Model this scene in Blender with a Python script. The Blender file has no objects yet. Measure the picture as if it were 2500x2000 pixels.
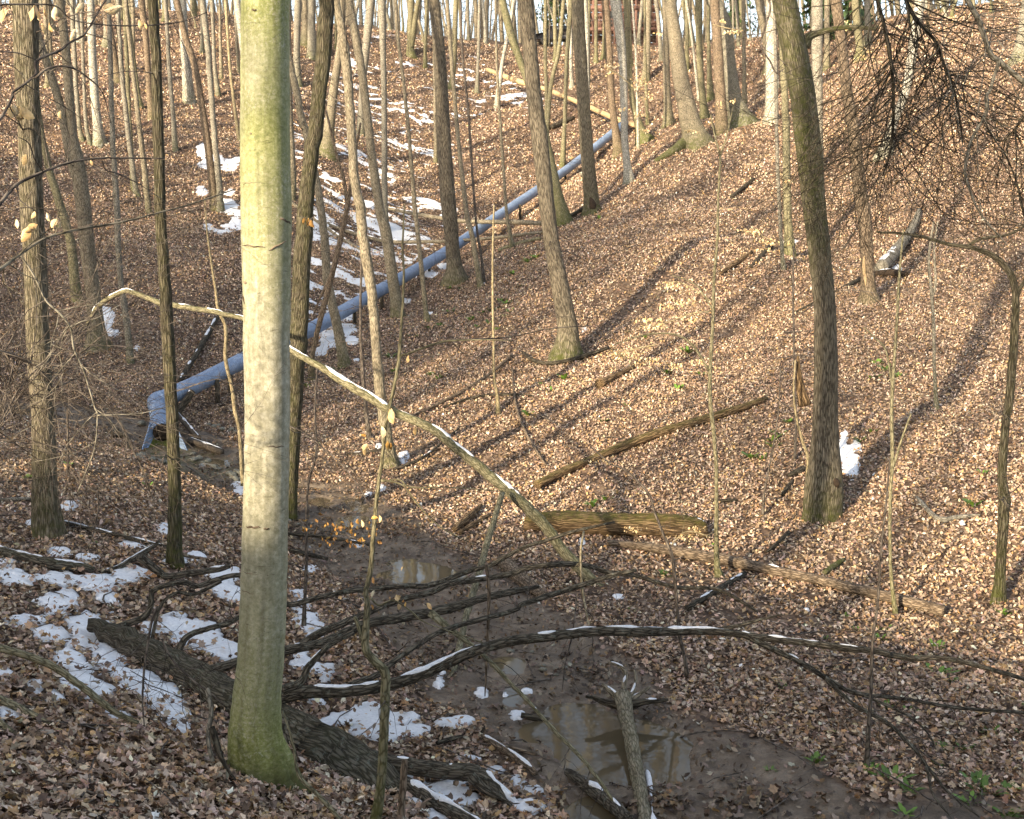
import bpy, math, random
import numpy as np

# ------------------------------------------------------------------ camera, sky, sun, exposure
S = bpy.context.scene
COL = S.collection
F = 2807.0                      # focal length in pixels of the 2500 px wide photograph
PITCH = math.atan(400.0 / F)    # eye level lies 600 px below the top edge
cam_d = bpy.data.cameras.new('camera')
cam = bpy.data.objects.new('camera', cam_d)
COL.objects.link(cam)
cam_d.sensor_width = 36.0
cam_d.lens = 36.0 * F / 2500.0
cam_d.clip_start = 0.1
cam_d.clip_end = 2000
cam.location = (0, 0, 0)
cam.rotation_euler = (math.pi / 2 - PITCH, 0, 0)
S.camera = cam

SUN_EL = math.radians(17)
SUN_TRAVEL = math.radians(36)   # light travels forward and to the right of the view direction
W = bpy.data.worlds.new('World')
S.world = W
W.use_nodes = True
wn = W.node_tree
bg = wn.nodes['Background']
sky = wn.nodes.new('ShaderNodeTexSky')
sky.sky_type = 'NISHITA'
sky.sun_disc = False
sky.sun_elevation = SUN_EL
sky.sun_rotation = math.radians(180) + SUN_TRAVEL
sky.dust_density = 2.5
sky.ozone_density = 0.6
hs = wn.nodes.new('ShaderNodeHueSaturation')
hs.inputs['Saturation'].default_value = 0.62     # sky colour paled towards white
wn.links.new(sky.outputs['Color'], hs.inputs['Color'])
wn.links.new(hs.outputs['Color'], bg.inputs['Color'])
bg.inputs['Strength'].default_value = 0.15
sun_d = bpy.data.lights.new('sun', 'SUN')
sun_d.energy = 4.6
sun_d.angle = math.radians(1.2)
sun_d.color = (1.0, 0.82, 0.57)
sun = bpy.data.objects.new('sun', sun_d)
COL.objects.link(sun)
sun.rotation_euler = (math.pi / 2 - SUN_EL, 0, -SUN_TRAVEL)
S.view_settings.view_transform = 'Standard'
S.view_settings.look = 'None'
S.view_settings.exposure = 1.55
S.view_settings.gamma = 1.0
S.view_settings.use_curve_mapping = False
try:
    S.cycles.max_bounces = 5
    S.cycles.diffuse_bounces = 3
    S.cycles.glossy_bounces = 2
    S.cycles.use_denoising = True
except Exception:
    pass

RNG = np.random.default_rng(7)
CP, SP = math.cos(PITCH), math.sin(PITCH)

def ray(u, v):
    a = (np.asarray(u, float) - 1250.0) / F
    b = (1000.0 - np.asarray(v, float)) / F
    return a, CP + b * SP, -SP + b * CP

def P(u, v, D):
    a, b, c = ray(u, v)
    k = D / b
    return np.array([a * k, b * k, c * k]).T

def mpp(D):                      # metres per photo pixel at depth D
    return D / F * 1.0

def project(x, y, z):
    yc = y * CP - z * SP
    zc = y * SP + z * CP
    yc = np.maximum(yc, 1e-3)
    return 1250 + F * x / yc, 1000 - F * zc / yc

# ------------------------------------------------------------------ numeric noise
def _h(ix, iy, s):
    n = (ix * 374761393 + iy * 668265263 + s * 1442695041) & 0xFFFFFFFF
    n = ((n ^ (n >> 13)) * 1274126177) & 0xFFFFFFFF
    n = n ^ (n >> 16)
    return (n & 0xFFFF) / 65535.0

def vn(x, y, s=0):
    x = np.asarray(x, float); y = np.asarray(y, float)
    ix = np.floor(x).astype(np.int64); iy = np.floor(y).astype(np.int64)
    fx = x - ix; fy = y - iy
    fx = fx * fx * (3 - 2 * fx); fy = fy * fy * (3 - 2 * fy)
    a = _h(ix, iy, s); b = _h(ix + 1, iy, s); c = _h(ix, iy + 1, s); d = _h(ix + 1, iy + 1, s)
    return (a * (1 - fx) + b * fx) * (1 - fy) + (c * (1 - fx) + d * fx) * fy

def fbm(x, y, s=0, o=4):
    t = 0; a = 0.5; f = 1.0
    for k in range(o):
        t = t + a * (vn(x * f, y * f, s + k) - 0.5); a *= 0.5; f *= 2.03
    return t * 2

def sstep(a, b, x):
    t = np.clip((x - a) / (b - a), 0, 1)
    return t * t * (3 - 2 * t)

# ------------------------------------------------------------------ terrain
CT = [(0,2000,7.2),(300,2000,7.3),(600,2000,8.2),(0,1850,8.2),(200,1850,8.2),(350,1850,8.5),(0,1700,9.4),(300,1775,9.2),
(450,1850,9.0),(640,1940,9.2),(430,1720,10.6),(380,1650,11.2),(250,1560,11.6),(500,1600,12.2),(560,1750,10.6),(100,1500,12),
(0,1450,12.3),(200,1400,13.4),(430,1380,14.2),(100,1310,14.8),(550,1400,14.4),(300,1250,17),(50,1200,17.5),(450,1200,19.5),
(200,1120,20.5),(0,1100,20.5),(400,1120,24.0),(550,1300,17.3),(0,1045,24.5),(250,1065,24.6),(720,1700,11.6),(850,1750,11.4),
(800,1620,12.7),(950,1600,13),(1000,1700,12),(1100,1750,11.8),(1150,1650,12.8),(1000,1850,10.6),(1150,1950,10.0),
(1300,1990,9.8),(740,1400,16),(850,1480,15),(780,1330,18.3),(1000,1540,14),(900,1920,10.0),
(1700,1650,13.2),(1750,1750,12.1),(1950,1900,10.5),(2150,2000,9.7),(1600,1520,15.2),(1450,1440,16.8),(2300,1850,11),(2500,1950,10),
(2200,1650,13.2),(2500,1700,12.3),(1900,1500,15.6),(2200,1500,15.5),(2450,1470,15.8),(1250,1330,19),(1100,1280,20.3),
(1500,1290,19.6),(1750,1400,17.3),(2000,1260,19.6),(2300,1300,18.6),(2500,1250,19),(1300,1190,22),(1050,1150,23.2),(1600,1060,24),
(1850,985,25.5),(2100,1050,23),(2300,1000,24.5),(2500,900,26.5),(900,1120,24),(820,1080,25.5),(950,1000,28),(1150,950,28.5),
(1250,870,31),(1384,868,30.5),(1650,880,29),(1850,800,31.5),(2120,735,32),(2300,700,32.5),(2500,650,33.5),(1100,780,37),
(1172,697,41),(970,780,36.5),(1112,680,42.5),(1378,545,47),(1446,516,49),(1400,620,40),(1600,620,37),(1800,600,38),
(1535,440,53),(1508,378,59),(1575,345,62),(1700,340,56),(1632,302,63),(1720,285,63),(1810,300,58),(1883,292,56),(1924,620,38.5),
(2003,410,48),(2160,370,47),(2300,350,46),(2500,300,45),(1700,450,49),(2100,520,42),(2350,500,41),(2119,108,66),(2019,170,64),
(2250,150,58),(2500,130,53),(2400,50,62),(1577,195,77),(1455,152,86),(1350,120,94),(1280,110,97),(1680,170,76),(1820,255,66),
(838,885,33.5),(795,370,60),(708,480,50),(726,205,76),(746,102,84),(762,140,82),(900,75,92),(1002,132,86),(1098,218,80),
(1165,225,82),(1213,260,76),(1064,395,64),(880,330,66),(943,560,52),(850,650,43),(1000,480,57),(1150,400,63),(1100,100,95),
(240,845,32),(318,885,31),(190,735,36),(528,510,48),(427,365,56),(365,520,46),(335,480,48),(460,248,66),(241,350,56),
(50,500,45),(50,300,56),(50,800,33.5),(50,900,31),(372,290,61),(532,232,68),(540,190,72),(300,150,74),(100,150,70),(500,700,37.5),
(600,600,43),(450,930,29.5),(550,1000,28.5),(700,930,31.5),(300,40,84),(600,60,88)]
CW = [(-60,110,19),(0,116,18.5),(40,100,17),(60,80,15.5),(90,100,18),(-30,140,19),(30,140,18.5),(-90,150,20),(90,160,19),
(-45,40,4.5),(-40,20,0),(-34,60,10),(-25,12,-2.6),(-20,5,-1.5),(30,22,-1),(36,40,7),(22,8,-4.7),(45,60,14),
(0,0,-1.65),(0,-5,-.6),(-6,0,-1),(6,0,-2.5),(-10,-8,2.4),(-17,-17,6.6),(0,-20,4.2),(10,-15,1.8),(-25,-10,6.8),(-30,-30,9),
(0,-40,7),(20,-30,3),(45,-20,2),(-50,0,5),(15,0,-4.2),(3,5,-3.7),(-4,5,-2.7),(5,7.2,-4.9),(-60,-50,11),(60,10,0),(60,-50,4)]
PIPE = [(430,960,27.6),(480,938,28.4),(590,882,30),(700,830,32.5),(760,805,34),(870,742,37.5),(1000,668,42.5),(1100,608,46.5),(1220,525,52),
(1330,452,57),(1400,402,61),(1480,338,65),(1526,300,68)]
PIPE2 = [(1545,297,69),(1501,280,70),(1450,262,72),(1408,241,74),(1369,223,76),(1318,196,79),(1250,172,82),(1195,156,85)]
# stream: photo pixel, water level, half width
ST = [(-260,985,-4.0,.8),(-100,995,-4.02,.8),(60,1005,-4.06,.85),(230,1032,-4.12,.75),(330,1050,-4.3,.7),(450,1095,-4.5,.8),(560,1165,-4.72,.9),(650,1198,-4.78,.9),
(740,1210,-4.80,.9),(800,1258,-4.85,1.0),(870,1312,-4.92,1.0),(970,1375,-4.97,1.1),(1020,1430,-5.0,1.1),(1080,1480,-5.03,1.15),(1160,1530,-5.06,1.2),
(1240,1600,-5.08,1.15),(1330,1680,-5.1,1.1),(1430,1760,-5.12,1.1),(1500,1840,-5.13,1.15),(1640,1920,-5.14,1.1),(1850,1985,-5.15,1.0),(2100,2060,-5.17,.95),(2500,2150,-5.2,1)]
def st_world():
    out = []
    for u, v, L, w in ST:
        a, b, c = ray(u, v)
        k = L / c
        out.append((a * k, b * k, L, w))
    return np.array(out)
STW = st_world()
c = np.array(CT, float)
ctrl = [tuple(p) for p in P(c[:, 0], c[:, 1], c[:, 2])] + CW
for u, v, D in PIPE[1:]:
    p = P(u, v, D); ctrl.append((p[0], p[1], p[2] - 0.75))
for u, v, D in PIPE2:
    p = P(u, v, D); ctrl.append((p[0], p[1], p[2] - 0.5))
for x, y, L, w in STW:
    ctrl.append((x, y, L + 0.06))
ctrl = np.array(ctrl)
# depth-warped metric so near detail and far detail get the same smoothing
def tps_fit(X, z, lam):
    n = len(X)
    d = np.linalg.norm(X[:, None] - X[None], axis=2)
    K = np.where(d > 0, d * d * np.log(d + 1e-9), 0) + lam * np.eye(n)
    Pm = np.c_[np.ones(n), X]
    A = np.zeros((n + 3, n + 3)); A[:n, :n] = K; A[:n, n:] = Pm; A[n:, :n] = Pm.T
    return np.linalg.solve(A, np.r_[z, np.zeros(3)])
TW = tps_fit(ctrl[:, :2], ctrl[:, 2], 1.5)
GX0, GX1, GY0, GY1, GS = -75.0, 75.0, -52.0, 130.0, 0.6
gx = np.arange(GX0, GX1, GS); gy = np.arange(GY0, GY1, GS)
GZ = np.zeros((len(gy), len(gx)))
for j in range(0, len(gy), 20):
    yy, xx = np.meshgrid(gy[j:j + 20], gx, indexing='ij')
    q = np.c_[xx.ravel(), yy.ravel()]
    d2 = (q[:, :1] - ctrl[None, :, 0]) ** 2 + (q[:, 1:] - ctrl[None, :, 1]) ** 2
    K = 0.5 * d2 * np.log(d2 + 1e-9)
    GZ[j:j + 20] = (K @ TW[:-3] + TW[-3] + q @ TW[-2:]).reshape(yy.shape)

def st_query(x, y):
    """distance to the stream's centre line minus nothing, water level and half width there"""
    x = np.asarray(x, float); y = np.asarray(y, float)
    best = np.full(x.shape, 1e9); L = np.zeros(x.shape); w = np.ones(x.shape)
    for i in range(len(STW) - 1):
        ax, ay, al, aw = STW[i]; bx, by, bl, bw = STW[i + 1]
        dx, dy = bx - ax, by - ay
        t = np.clip(((x - ax) * dx + (y - ay) * dy) / (dx * dx + dy * dy), 0, 1)
        d = np.hypot(x - ax - t * dx, y - ay - t * dy)
        m = d < best
        best = np.where(m, d, best); L = np.where(m, al + t * (bl - al), L); w = np.where(m, aw + t * (bw - aw), w)
    return best, L, w

POOLS = [(1500, 1830, -5.13, 0.85, 0.30), (1440, 1790, -5.12, .65, .2), (1590, 1860, -5.13, .55, .2), (1030, 1395, -4.98, .65, .16), (970, 1375, -4.97, .5, .12), (760, 1225, -4.81, .7, .12), (850, 1290, -4.9, .5, .1),
         (1440, 1985, -5.13, .5, .18), (20, 1005, -4.05, 1.2, .12), (500, 1130, -4.6, .5, .08)]
PW = []
for u, v, L, r, dp in POOLS:
    a, b, cc = ray(u, v); k = L / cc
    PW.append((a * k, b * k, r, dp))

def Hbase(x, y):
    fx = np.clip((np.asarray(x, float) - GX0) / GS, 0, len(gx) - 1.001)
    fy = np.clip((np.asarray(y, float) - GY0) / GS, 0, len(gy) - 1.001)
    ix = fx.astype(int); iy = fy.astype(int); fx = fx - ix; fy = fy - iy
    return (GZ[iy, ix] * (1 - fx) + GZ[iy, ix + 1] * fx) * (1 - fy) + (GZ[iy + 1, ix] * (1 - fx) + GZ[iy + 1, ix + 1] * fx) * fy

def H(x, y):
    x = np.asarray(x, float); y = np.asarray(y, float)
    z = Hbase(x, y)
    far = sstep(10, 60, y)
    z = z + fbm(x * .35, y * .35, 3, 3) * (0.16 + 0.35 * far) + fbm(x * 1.7, y * 1.7, 9, 3) * 0.06
    d, L, w = st_query(x, y)
    d = d + fbm(x * .9, y * .9, 21, 3) * 0.55 + fbm(x * 3, y * 3, 22, 2) * 0.12
    bed = L + 0.028 + fbm(x * 1.1, y * 1.1, 31, 4) * 0.10 + sstep(.5, 1, d / w) * 0.05
    for px, py, r, dp in PW:
        q = np.hypot(x - px, y - py) + fbm(x * 1.3, y * 1.3, 41, 3) * 0.5
        bed = bed - dp * (1 - sstep(r * .45, r, q))
    t = sstep(w, w + 0.55, d)
    return bed * (1 - t) + np.maximum(z, L + 0.02) * t

# the ground sheet: rows go away from the camera, columns fan out with distance
ROWS = np.concatenate([np.linspace(-60, 3.5, 48), np.arange(3.6, 30, .1), np.arange(30, 72, .27), np.arange(72, 130, 1.0), np.linspace(131, 420, 22)])
COLS = np.linspace(-1, 1, 480)
def fanw(D):
    return 15 + np.where(D > 0, .55 * D, -1.2 * D)
FX = fanw(ROWS)[:, None] * COLS[None, :]
FY = np.repeat(ROWS[:, None], len(COLS), 1)
FZ = H(FX, FY)
def HF(x, y):
    x = np.asarray(x, float); y = np.asarray(y, float)
    fr = np.interp(y, ROWS, np.arange(len(ROWS)))
    fc = np.clip((x / fanw(y) + 1) * .5 * (len(COLS) - 1), 0, len(COLS) - 1.001)
    fr = np.clip(fr, 0, len(ROWS) - 1.001)
    i = fr.astype(int); j = fc.astype(int); fr = fr - i; fc = fc - j
    return (FZ[i, j] * (1 - fc) + FZ[i, j + 1] * fc) * (1 - fr) + (FZ[i + 1, j] * (1 - fc) + FZ[i + 1, j + 1] * fc) * fr

def march(u, v, start, stop, step):
    a, b, cc = ray(u, v)
    a = a / b; cc = cc / b
    lo = np.array(start, float); hi = np.full(lo.shape, 999.0); done = np.zeros(lo.shape, bool); cur = lo.copy()
    for k in range(600):
        nx = cur * (1 + step) + .01
        below = (cc * nx < HF(a * nx, nx)) & ~done
        lo = np.where(below, cur, lo); hi = np.where(below, nx, hi); done |= below
        cur = nx
        if done.all() or cur.min() > stop: break
    l, h = lo, np.where(done, hi, lo)
    for _ in range(12):
        m = (l + h) / 2
        q = cc * m < HF(a * m, m)
        h = np.where(q, m, h); l = np.where(q, l, m)
    return h, done, a, cc
DU = np.arange(-200, 2701, 20.0); DV = np.arange(-40, 2101, 20.0)
_u, _v = np.meshgrid(DU, DV)
DM, DOK, _a, _c = march(_u, _v, np.full(_u.shape, 5.0), 140, .02)
DM = np.where(DOK, DM, 130.0)

def hits(u, v):
    """where view rays meet the ground"""
    u = np.atleast_1d(np.asarray(u, float)); v = np.atleast_1d(np.asarray(v, float))
    i = np.clip(((v + 40) / 20).astype(int), 0, len(DV) - 2); j = np.clip(((u + 200) / 20).astype(int), 0, len(DU) - 2)
    st = np.minimum(np.minimum(DM[i, j], DM[i + 1, j]), np.minimum(DM[i, j + 1], DM[i + 1, j + 1])) * .96
    D, ok, a, cc = march(u, v, st, 140, .006)
    return np.stack([a * D, D, HF(a * D, D)], -1), ok

def hit(u, v):
    p, ok = hits(u, v)
    return p[0]

# ------------------------------------------------------------------ mesh helpers
def mesh_np(name, V, T, mat, parent=None, attrs=None, smooth=True, quads=None, link=True):
    """one mesh object from numpy arrays of points and triangles (and quads)"""
    me = bpy.data.meshes.new(name)
    V = np.asarray(V, np.float32).reshape(-1, 3)
    T = np.asarray(T if T is not None else np.zeros((0, 3)), np.int32).reshape(-1, 3)
    Q = np.asarray(quads if quads is not None else np.zeros((0, 4)), np.int32).reshape(-1, 4)
    me.vertices.add(len(V)); me.vertices.foreach_set('co', V.ravel())
    nl = T.size + Q.size
    me.loops.add(nl); me.loops.foreach_set('vertex_index', np.concatenate([T.ravel(), Q.ravel()]))
    me.polygons.add(len(T) + len(Q))
    ls = np.concatenate([np.arange(len(T)) * 3, T.size + np.arange(len(Q)) * 4]).astype(np.int32)
    me.polygons.foreach_set('loop_start', ls)
    if smooth:
        me.polygons.foreach_set('use_smooth', np.ones(len(ls), bool))
    for k, a in (attrs or {}).items():
        a = np.asarray(a, np.float32)
        if a.ndim == 1:
            at = me.attributes.new(k, 'FLOAT', 'POINT'); at.data.foreach_set('value', a)
        elif a.shape[1] == 3:
            at = me.attributes.new(k, 'FLOAT_VECTOR', 'POINT'); at.data.foreach_set('vector', a.ravel())
        else:
            at = me.attributes.new(k, 'FLOAT_COLOR', 'POINT'); at.data.foreach_set('color', a.ravel())
    me.update(calc_edges=True)
    me.validate()
    me.materials.append(mat)
    o = bpy.data.objects.new(name, me)
    if link: COL.objects.link(o)
    if parent is not None: put_under(o, parent)
    return o

def put_under(o, parent):
    o.parent = parent
    o.matrix_parent_inverse = parent.matrix_basis.inverted()

def empty(name, loc):
    o = bpy.data.objects.new(name, None)
    o.empty_display_size = .2
    o.location = [float(q) for q in loc]
    COL.objects.link(o)
    return o

def tag(o, label=None, cat=None, group=None, kind=None):
    if label: o['label'] = label
    if cat: o['category'] = cat
    if group: o['group'] = group
    if kind: o['kind'] = kind
    return o

def cr(pts, n):
    """Catmull-Rom through rows of pts (any width), n samples per span"""
    p = np.asarray(pts, float)
    if len(p) < 3:
        t = np.linspace(0, 1, n * (len(p) - 1) + 1)[:, None]
        return p[0] + (p[-1] - p[0]) * t
    q = np.vstack([2 * p[0] - p[1], p, 2 * p[-1] - p[-2]])
    out = []
    for i in range(1, len(q) - 2):
        t = np.linspace(0, 1, n, endpoint=False)[:, None]
        a, b, c_, d = q[i - 1], q[i], q[i + 1], q[i + 2]
        out.append(.5 * (2 * b + (c_ - a) * t + (2 * a - 5 * b + 4 * c_ - d) * t ** 2 + (3 * b - a - 3 * c_ + d) * t ** 3))
    out.append(p[-1:])
    return np.vstack(out)

class MB:
    """collects tubes and triangles that become ONE mesh"""
    def __init__(s):
        s.V = []; s.T = []; s.Q = []; s.tc = []; s.mo = []; s.n = 0
    def raw(s, V, T=None, Q=None, tc=None, mo=0.0):
        V = np.asarray(V, float).reshape(-1, 3)
        s.V.append(V)
        if T is not None and len(T): s.T.append(np.asarray(T) + s.n)
        if Q is not None and len(Q): s.Q.append(np.asarray(Q) + s.n)
        s.tc.append(V if tc is None else np.asarray(tc)); s.mo.append(np.zeros(len(V)) + mo)
        s.n += len(V)
    def tube(s, pts, rad, sides=8, rough=0.0, seed=0, moss=None, flare=0.0, cap=True, lobes=5, flare_h=.35, oval=1.0):
        pts = np.asarray(pts, float); rad = np.asarray(rad, float)
        n = len(pts)
        t = np.gradient(pts, axis=0); t /= np.linalg.norm(t, axis=1)[:, None] + 1e-9
        m = np.abs(t.mean(0)); ref = np.eye(3)[np.argmin(m)]
        a = ref - t * (t @ ref)[:, None]; a /= np.linalg.norm(a, axis=1)[:, None] + 1e-9
        b = np.cross(t, a)
        th = np.arange(sides) * 2 * np.pi / sides
        L = np.r_[0, np.cumsum(np.linalg.norm(np.diff(pts, axis=0), axis=1))]
        r = rad[:, None] * np.ones((1, sides))
        if rough:
            cx = np.cos(th)[None] * 1.6 + seed * 3.1; cy = np.sin(th)[None] * 1.6
            rm = max(rad.mean(), .004)
            r = r * (1 + rough * 2 * (vn(cx + L[:, None] / (rm * 9), cy + L[:, None] / (rm * 7), seed) - .5)
                     + rough * (vn(cx * 2.2 + L[:, None] / (rm * 3), cy * 2.2 - L[:, None] / (rm * 4), seed + 5) - .5))
        if flare:
            e = np.exp(-np.maximum(L - .0, 0) / flare_h)[:, None]
            r = r * (1 + flare * e * (1 + .55 * np.cos(lobes * th[None] + seed) + .3 * np.cos(3 * th[None] + seed * 2)))
        V = pts[:, None] + r[:, :, None] * (a[:, None] * np.cos(th)[None, :, None] + b[:, None] * np.sin(th)[None, :, None] * oval)
        tc = np.stack([np.cos(th)[None] * rad.mean() * np.ones((n, 1)), np.sin(th)[None] * rad.mean() * np.ones((n, 1)), L[:, None] * np.ones((1, sides)) + seed * 1.7], -1)
        i = np.arange(n - 1)[:, None] * sides; j = np.arange(sides)[None]
        k = (j + 1) % sides
        Q = np.stack([i + j, i + k, i + sides + k, i + sides + j], -1).reshape(-1, 4)
        mo = np.zeros((n, sides)) if moss is None else moss(V, L[:, None])
        V = V.reshape(-1, 3); tc = tc.reshape(-1, 3)
        T = []
        if cap:
            e0, e1 = len(V), len(V) + 1
            V = np.vstack([V, pts[:1], pts[-1:]]); tc = np.vstack([tc, [[0, 0, L[0] + seed * 1.7]], [[0, 0, L[-1] + seed * 1.7]]])
            jj = np.arange(sides); kk = (jj + 1) % sides
            T = np.vstack([np.stack([kk, jj, np.full(sides, e0)], -1), np.stack([(n - 1) * sides + jj, (n - 1) * sides + kk, np.full(sides, e1)], -1)])
            mo = np.concatenate([mo.reshape(-1), [0, 0]])
        s.raw(V, T, Q, tc, mo.reshape(-1))
    def build(s, name, mat, parent=None, smooth=True):
        V = np.vstack(s.V)
        return mesh_np(name, V, np.vstack(s.T) if s.T else None, mat, parent, {'tc': np.vstack(s.tc), 'moss': np.concatenate(s.mo)}, smooth, np.vstack(s.Q) if s.Q else None)

def box(mb, c_, ax, hs):
    """a box with half sizes hs along the axes ax, corners chamfered"""
    ax = np.asarray(ax, float); V = []
    for sx in (-1, 1):
        for sy in (-1, 1):
            for sz in (-1, 1):
                V.append(np.asarray(c_) + ax[0] * sx * hs[0] + ax[1] * sy * hs[1] + ax[2] * sz * hs[2])
    mb.raw(V, None, [(0, 1, 3, 2), (4, 6, 7, 5), (0, 4, 5, 1), (2, 3, 7, 6), (0, 2, 6, 4), (1, 5, 7, 3)])

# ------------------------------------------------------------------ materials
class G:
    def __init__(s, name):
        s.m = bpy.data.materials.new(name); s.m.use_nodes = True
        s.t = s.m.node_tree; s.b = s.t.nodes['Principled BSDF']
    def n(s, typ, **kw):
        x = s.t.nodes.new('ShaderNode' + typ)
        for k, v in kw.items():
            if k in x.inputs: x.inputs[k].default_value = v
            else: setattr(x, k, v)
        return x
    def l(s, a, b): s.t.links.new(a, b)
    def attr(s, name): return s.n('Attribute', attribute_name=name)
    def noise(s, vec, scale, detail=3, rough=.55, dist=0):
        x = s.n('TexNoise'); x.inputs['Scale'].default_value = scale; x.inputs['Detail'].default_value = detail
        x.inputs['Roughness'].default_value = rough; x.inputs['Distortion'].default_value = dist
        if vec is not None: s.l(vec, x.inputs['Vector'])
        return x.outputs['Fac']
    def map(s, vec, sc):
        x = s.n('Mapping'); x.inputs['Scale'].default_value = sc; s.l(vec, x.inputs['Vector']); return x.outputs['Vector']
    def ramp(s, fac, stops):
        x = s.n('ValToRGB'); r = x.color_ramp
        while len(r.elements) < len(stops): r.elements.new(.5)
        for e, (p, c_) in zip(r.elements, stops):
            e.position = p; e.color = (*c_, 1) if len(c_) == 3 else c_
        s.l(fac, x.inputs['Fac']); return x.outputs['Color']
    def mix(s, fac, a, b, typ='MIX'):
        x = s.n('MixRGB', blend_type=typ)
        for k, q in ((0, fac), (1, a), (2, b)):
            if isinstance(q, (int, float)): x.inputs[k].default_value = q
            elif isinstance(q, tuple): x.inputs[k].default_value = (*q, 1)
            else: s.l(q, x.inputs[k])
        return x.outputs[0]
    def math(s, op, a, b=None, clamp=False):
        x = s.n('Math', operation=op); x.use_clamp = clamp
        for k, q in ((0, a), (1, b)):
            if q is None: continue
            if isinstance(q, (int, float)): x.inputs[k].default_value = q
            else: s.l(q, x.inputs[k])
        return x.outputs[0]
    def bump(s, h, strength, dist):
        x = s.n('Bump'); x.inputs['Strength'].default_value = strength; x.inputs['Distance'].default_value = dist
        s.l(h, x.inputs['Height']); s.l(x.outputs['Normal'], s.b.inputs['Normal'])
    def out(s, col, rough, spec=.3):
        if isinstance(col, tuple): s.b.inputs['Base Color'].default_value = (*col, 1)
        else: s.l(col, s.b.inputs['Base Color'])
        if isinstance(rough, (int, float)): s.b.inputs['Roughness'].default_value = rough
        else: s.l(rough, s.b.inputs['Roughness'])
        s.b.inputs['Specular IOR Level'].default_value = spec
        return s.m

LEAFPAL = [(0.36,0.25,0.165),(0.47,0.36,0.265),(0.24,0.160,0.108),(0.115,0.078,0.056),(0.40,0.26,0.13),(0.39,0.30,0.235),(0.60,0.49,0.38),(0.30,0.215,0.165)]
LEAFW = np.array([.19,.17,.15,.12,.11,.13,.07,.06]); LEAFW = LEAFW / LEAFW.sum()

def m_ground():
    g = G('ground_litter')
    pos = g.n('NewGeometry').outputs['Position']
    wob = g.n('TexNoise'); wob.inputs['Scale'].default_value = 9; g.l(pos, wob.inputs['Vector'])
    v2 = g.mix(.09, pos, wob.outputs['Color'])
    vo = g.n('TexVoronoi'); vo.inputs['Scale'].default_value = 13; g.l(v2, vo.inputs['Vector'])
    sep = g.n('SeparateColor'); g.l(vo.outputs['Color'], sep.inputs[0])
    leaf = g.ramp(sep.outputs[0], [(0, (.05,.033,.024)), (.3, (.10,.066,.046)), (.55, (.18,.12,.082)), (.75, (.24,.17,.122)), (.9, (.22,.145,.082)), (1, (.34,.26,.195))])  # leaf tones darkened so gaps in the litter look shadowed
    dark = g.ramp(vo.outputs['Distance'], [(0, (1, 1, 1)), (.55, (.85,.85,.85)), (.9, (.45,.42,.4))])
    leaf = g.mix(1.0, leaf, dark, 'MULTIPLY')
    big = g.noise(pos, .55, 4)
    mould = g.ramp(g.noise(pos, 22, 4, .7), [(.3, (.035,.023,.016)), (.7, (.10,.066,.044))])
    col = g.mix(g.ramp(big, [(.46, (0, 0, 0)), (.72, (.55,.55,.55))]), leaf, mould)
    mud = g.attr('mud').outputs['Fac']
    grain = g.noise(pos, 60, 5, .7)
    mudc = g.ramp(g.noise(pos, 3.2, 5, .65), [(.3, (.085,.067,.05)), (.52, (.18,.142,.106)), (.72, (.31,.255,.195))])
    mudc = g.mix(.5, mudc, g.ramp(grain, [(.35, (.35,.33,.3)), (.65, (1.15,1.1,1.05))]), 'MULTIPLY')
    mudf = g.math('ADD', mud, g.math('MULTIPLY', g.math('SUBTRACT', g.noise(pos, 7, 4), .5), .5), True)
    mudf = g.ramp(mudf, [(.35, (0, 0, 0)), (.6, (1, 1, 1))])
    col = g.mix(mudf, col, mudc)
    moss = g.attr('moss').outputs['Fac']
    mossf = g.math('MULTIPLY', moss, g.ramp(g.noise(pos, 14, 4), [(.45, (0, 0, 0)), (.6, (1, 1, 1))]), True)
    col = g.mix(mossf, col, (.075, .085, .02))
    wet = g.noise(pos, 2.6, 3)
    rough = g.mix(mudf, (.9, .9, .9), g.ramp(wet, [(.35, (.22,.22,.22)), (.65, (.75,.75,.75))]))
    h = g.mix(mudf, g.math('MULTIPLY', vo.outputs['Distance'], .6), g.math('ADD', grain, g.math('MULTIPLY', g.noise(pos, 9, 5, .7), 1.6)))
    g.bump(h, .55, .03)
    return g.out(col, rough, .25)

def m_leaf(name='dry_leaf', trans=.0):
    g = G(name)
    c_ = g.attr('col').outputs['Color']
    pos = g.n('NewGeometry').outputs['Position']
    c2 = g.mix(.55, c_, g.ramp(g.noise(pos, 45, 3), [(.3, (.62,.6,.58)), (.7, (1.3,1.28,1.25))]), 'MULTIPLY')
    if trans:
        g.b.inputs['Subsurface Weight'].default_value = trans
        g.b.inputs['Subsurface Radius'].default_value = (.01, .007, .004)
        g.b.inputs['Subsurface Scale'].default_value = .05
    return g.out(c2, .55, .28)

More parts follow.
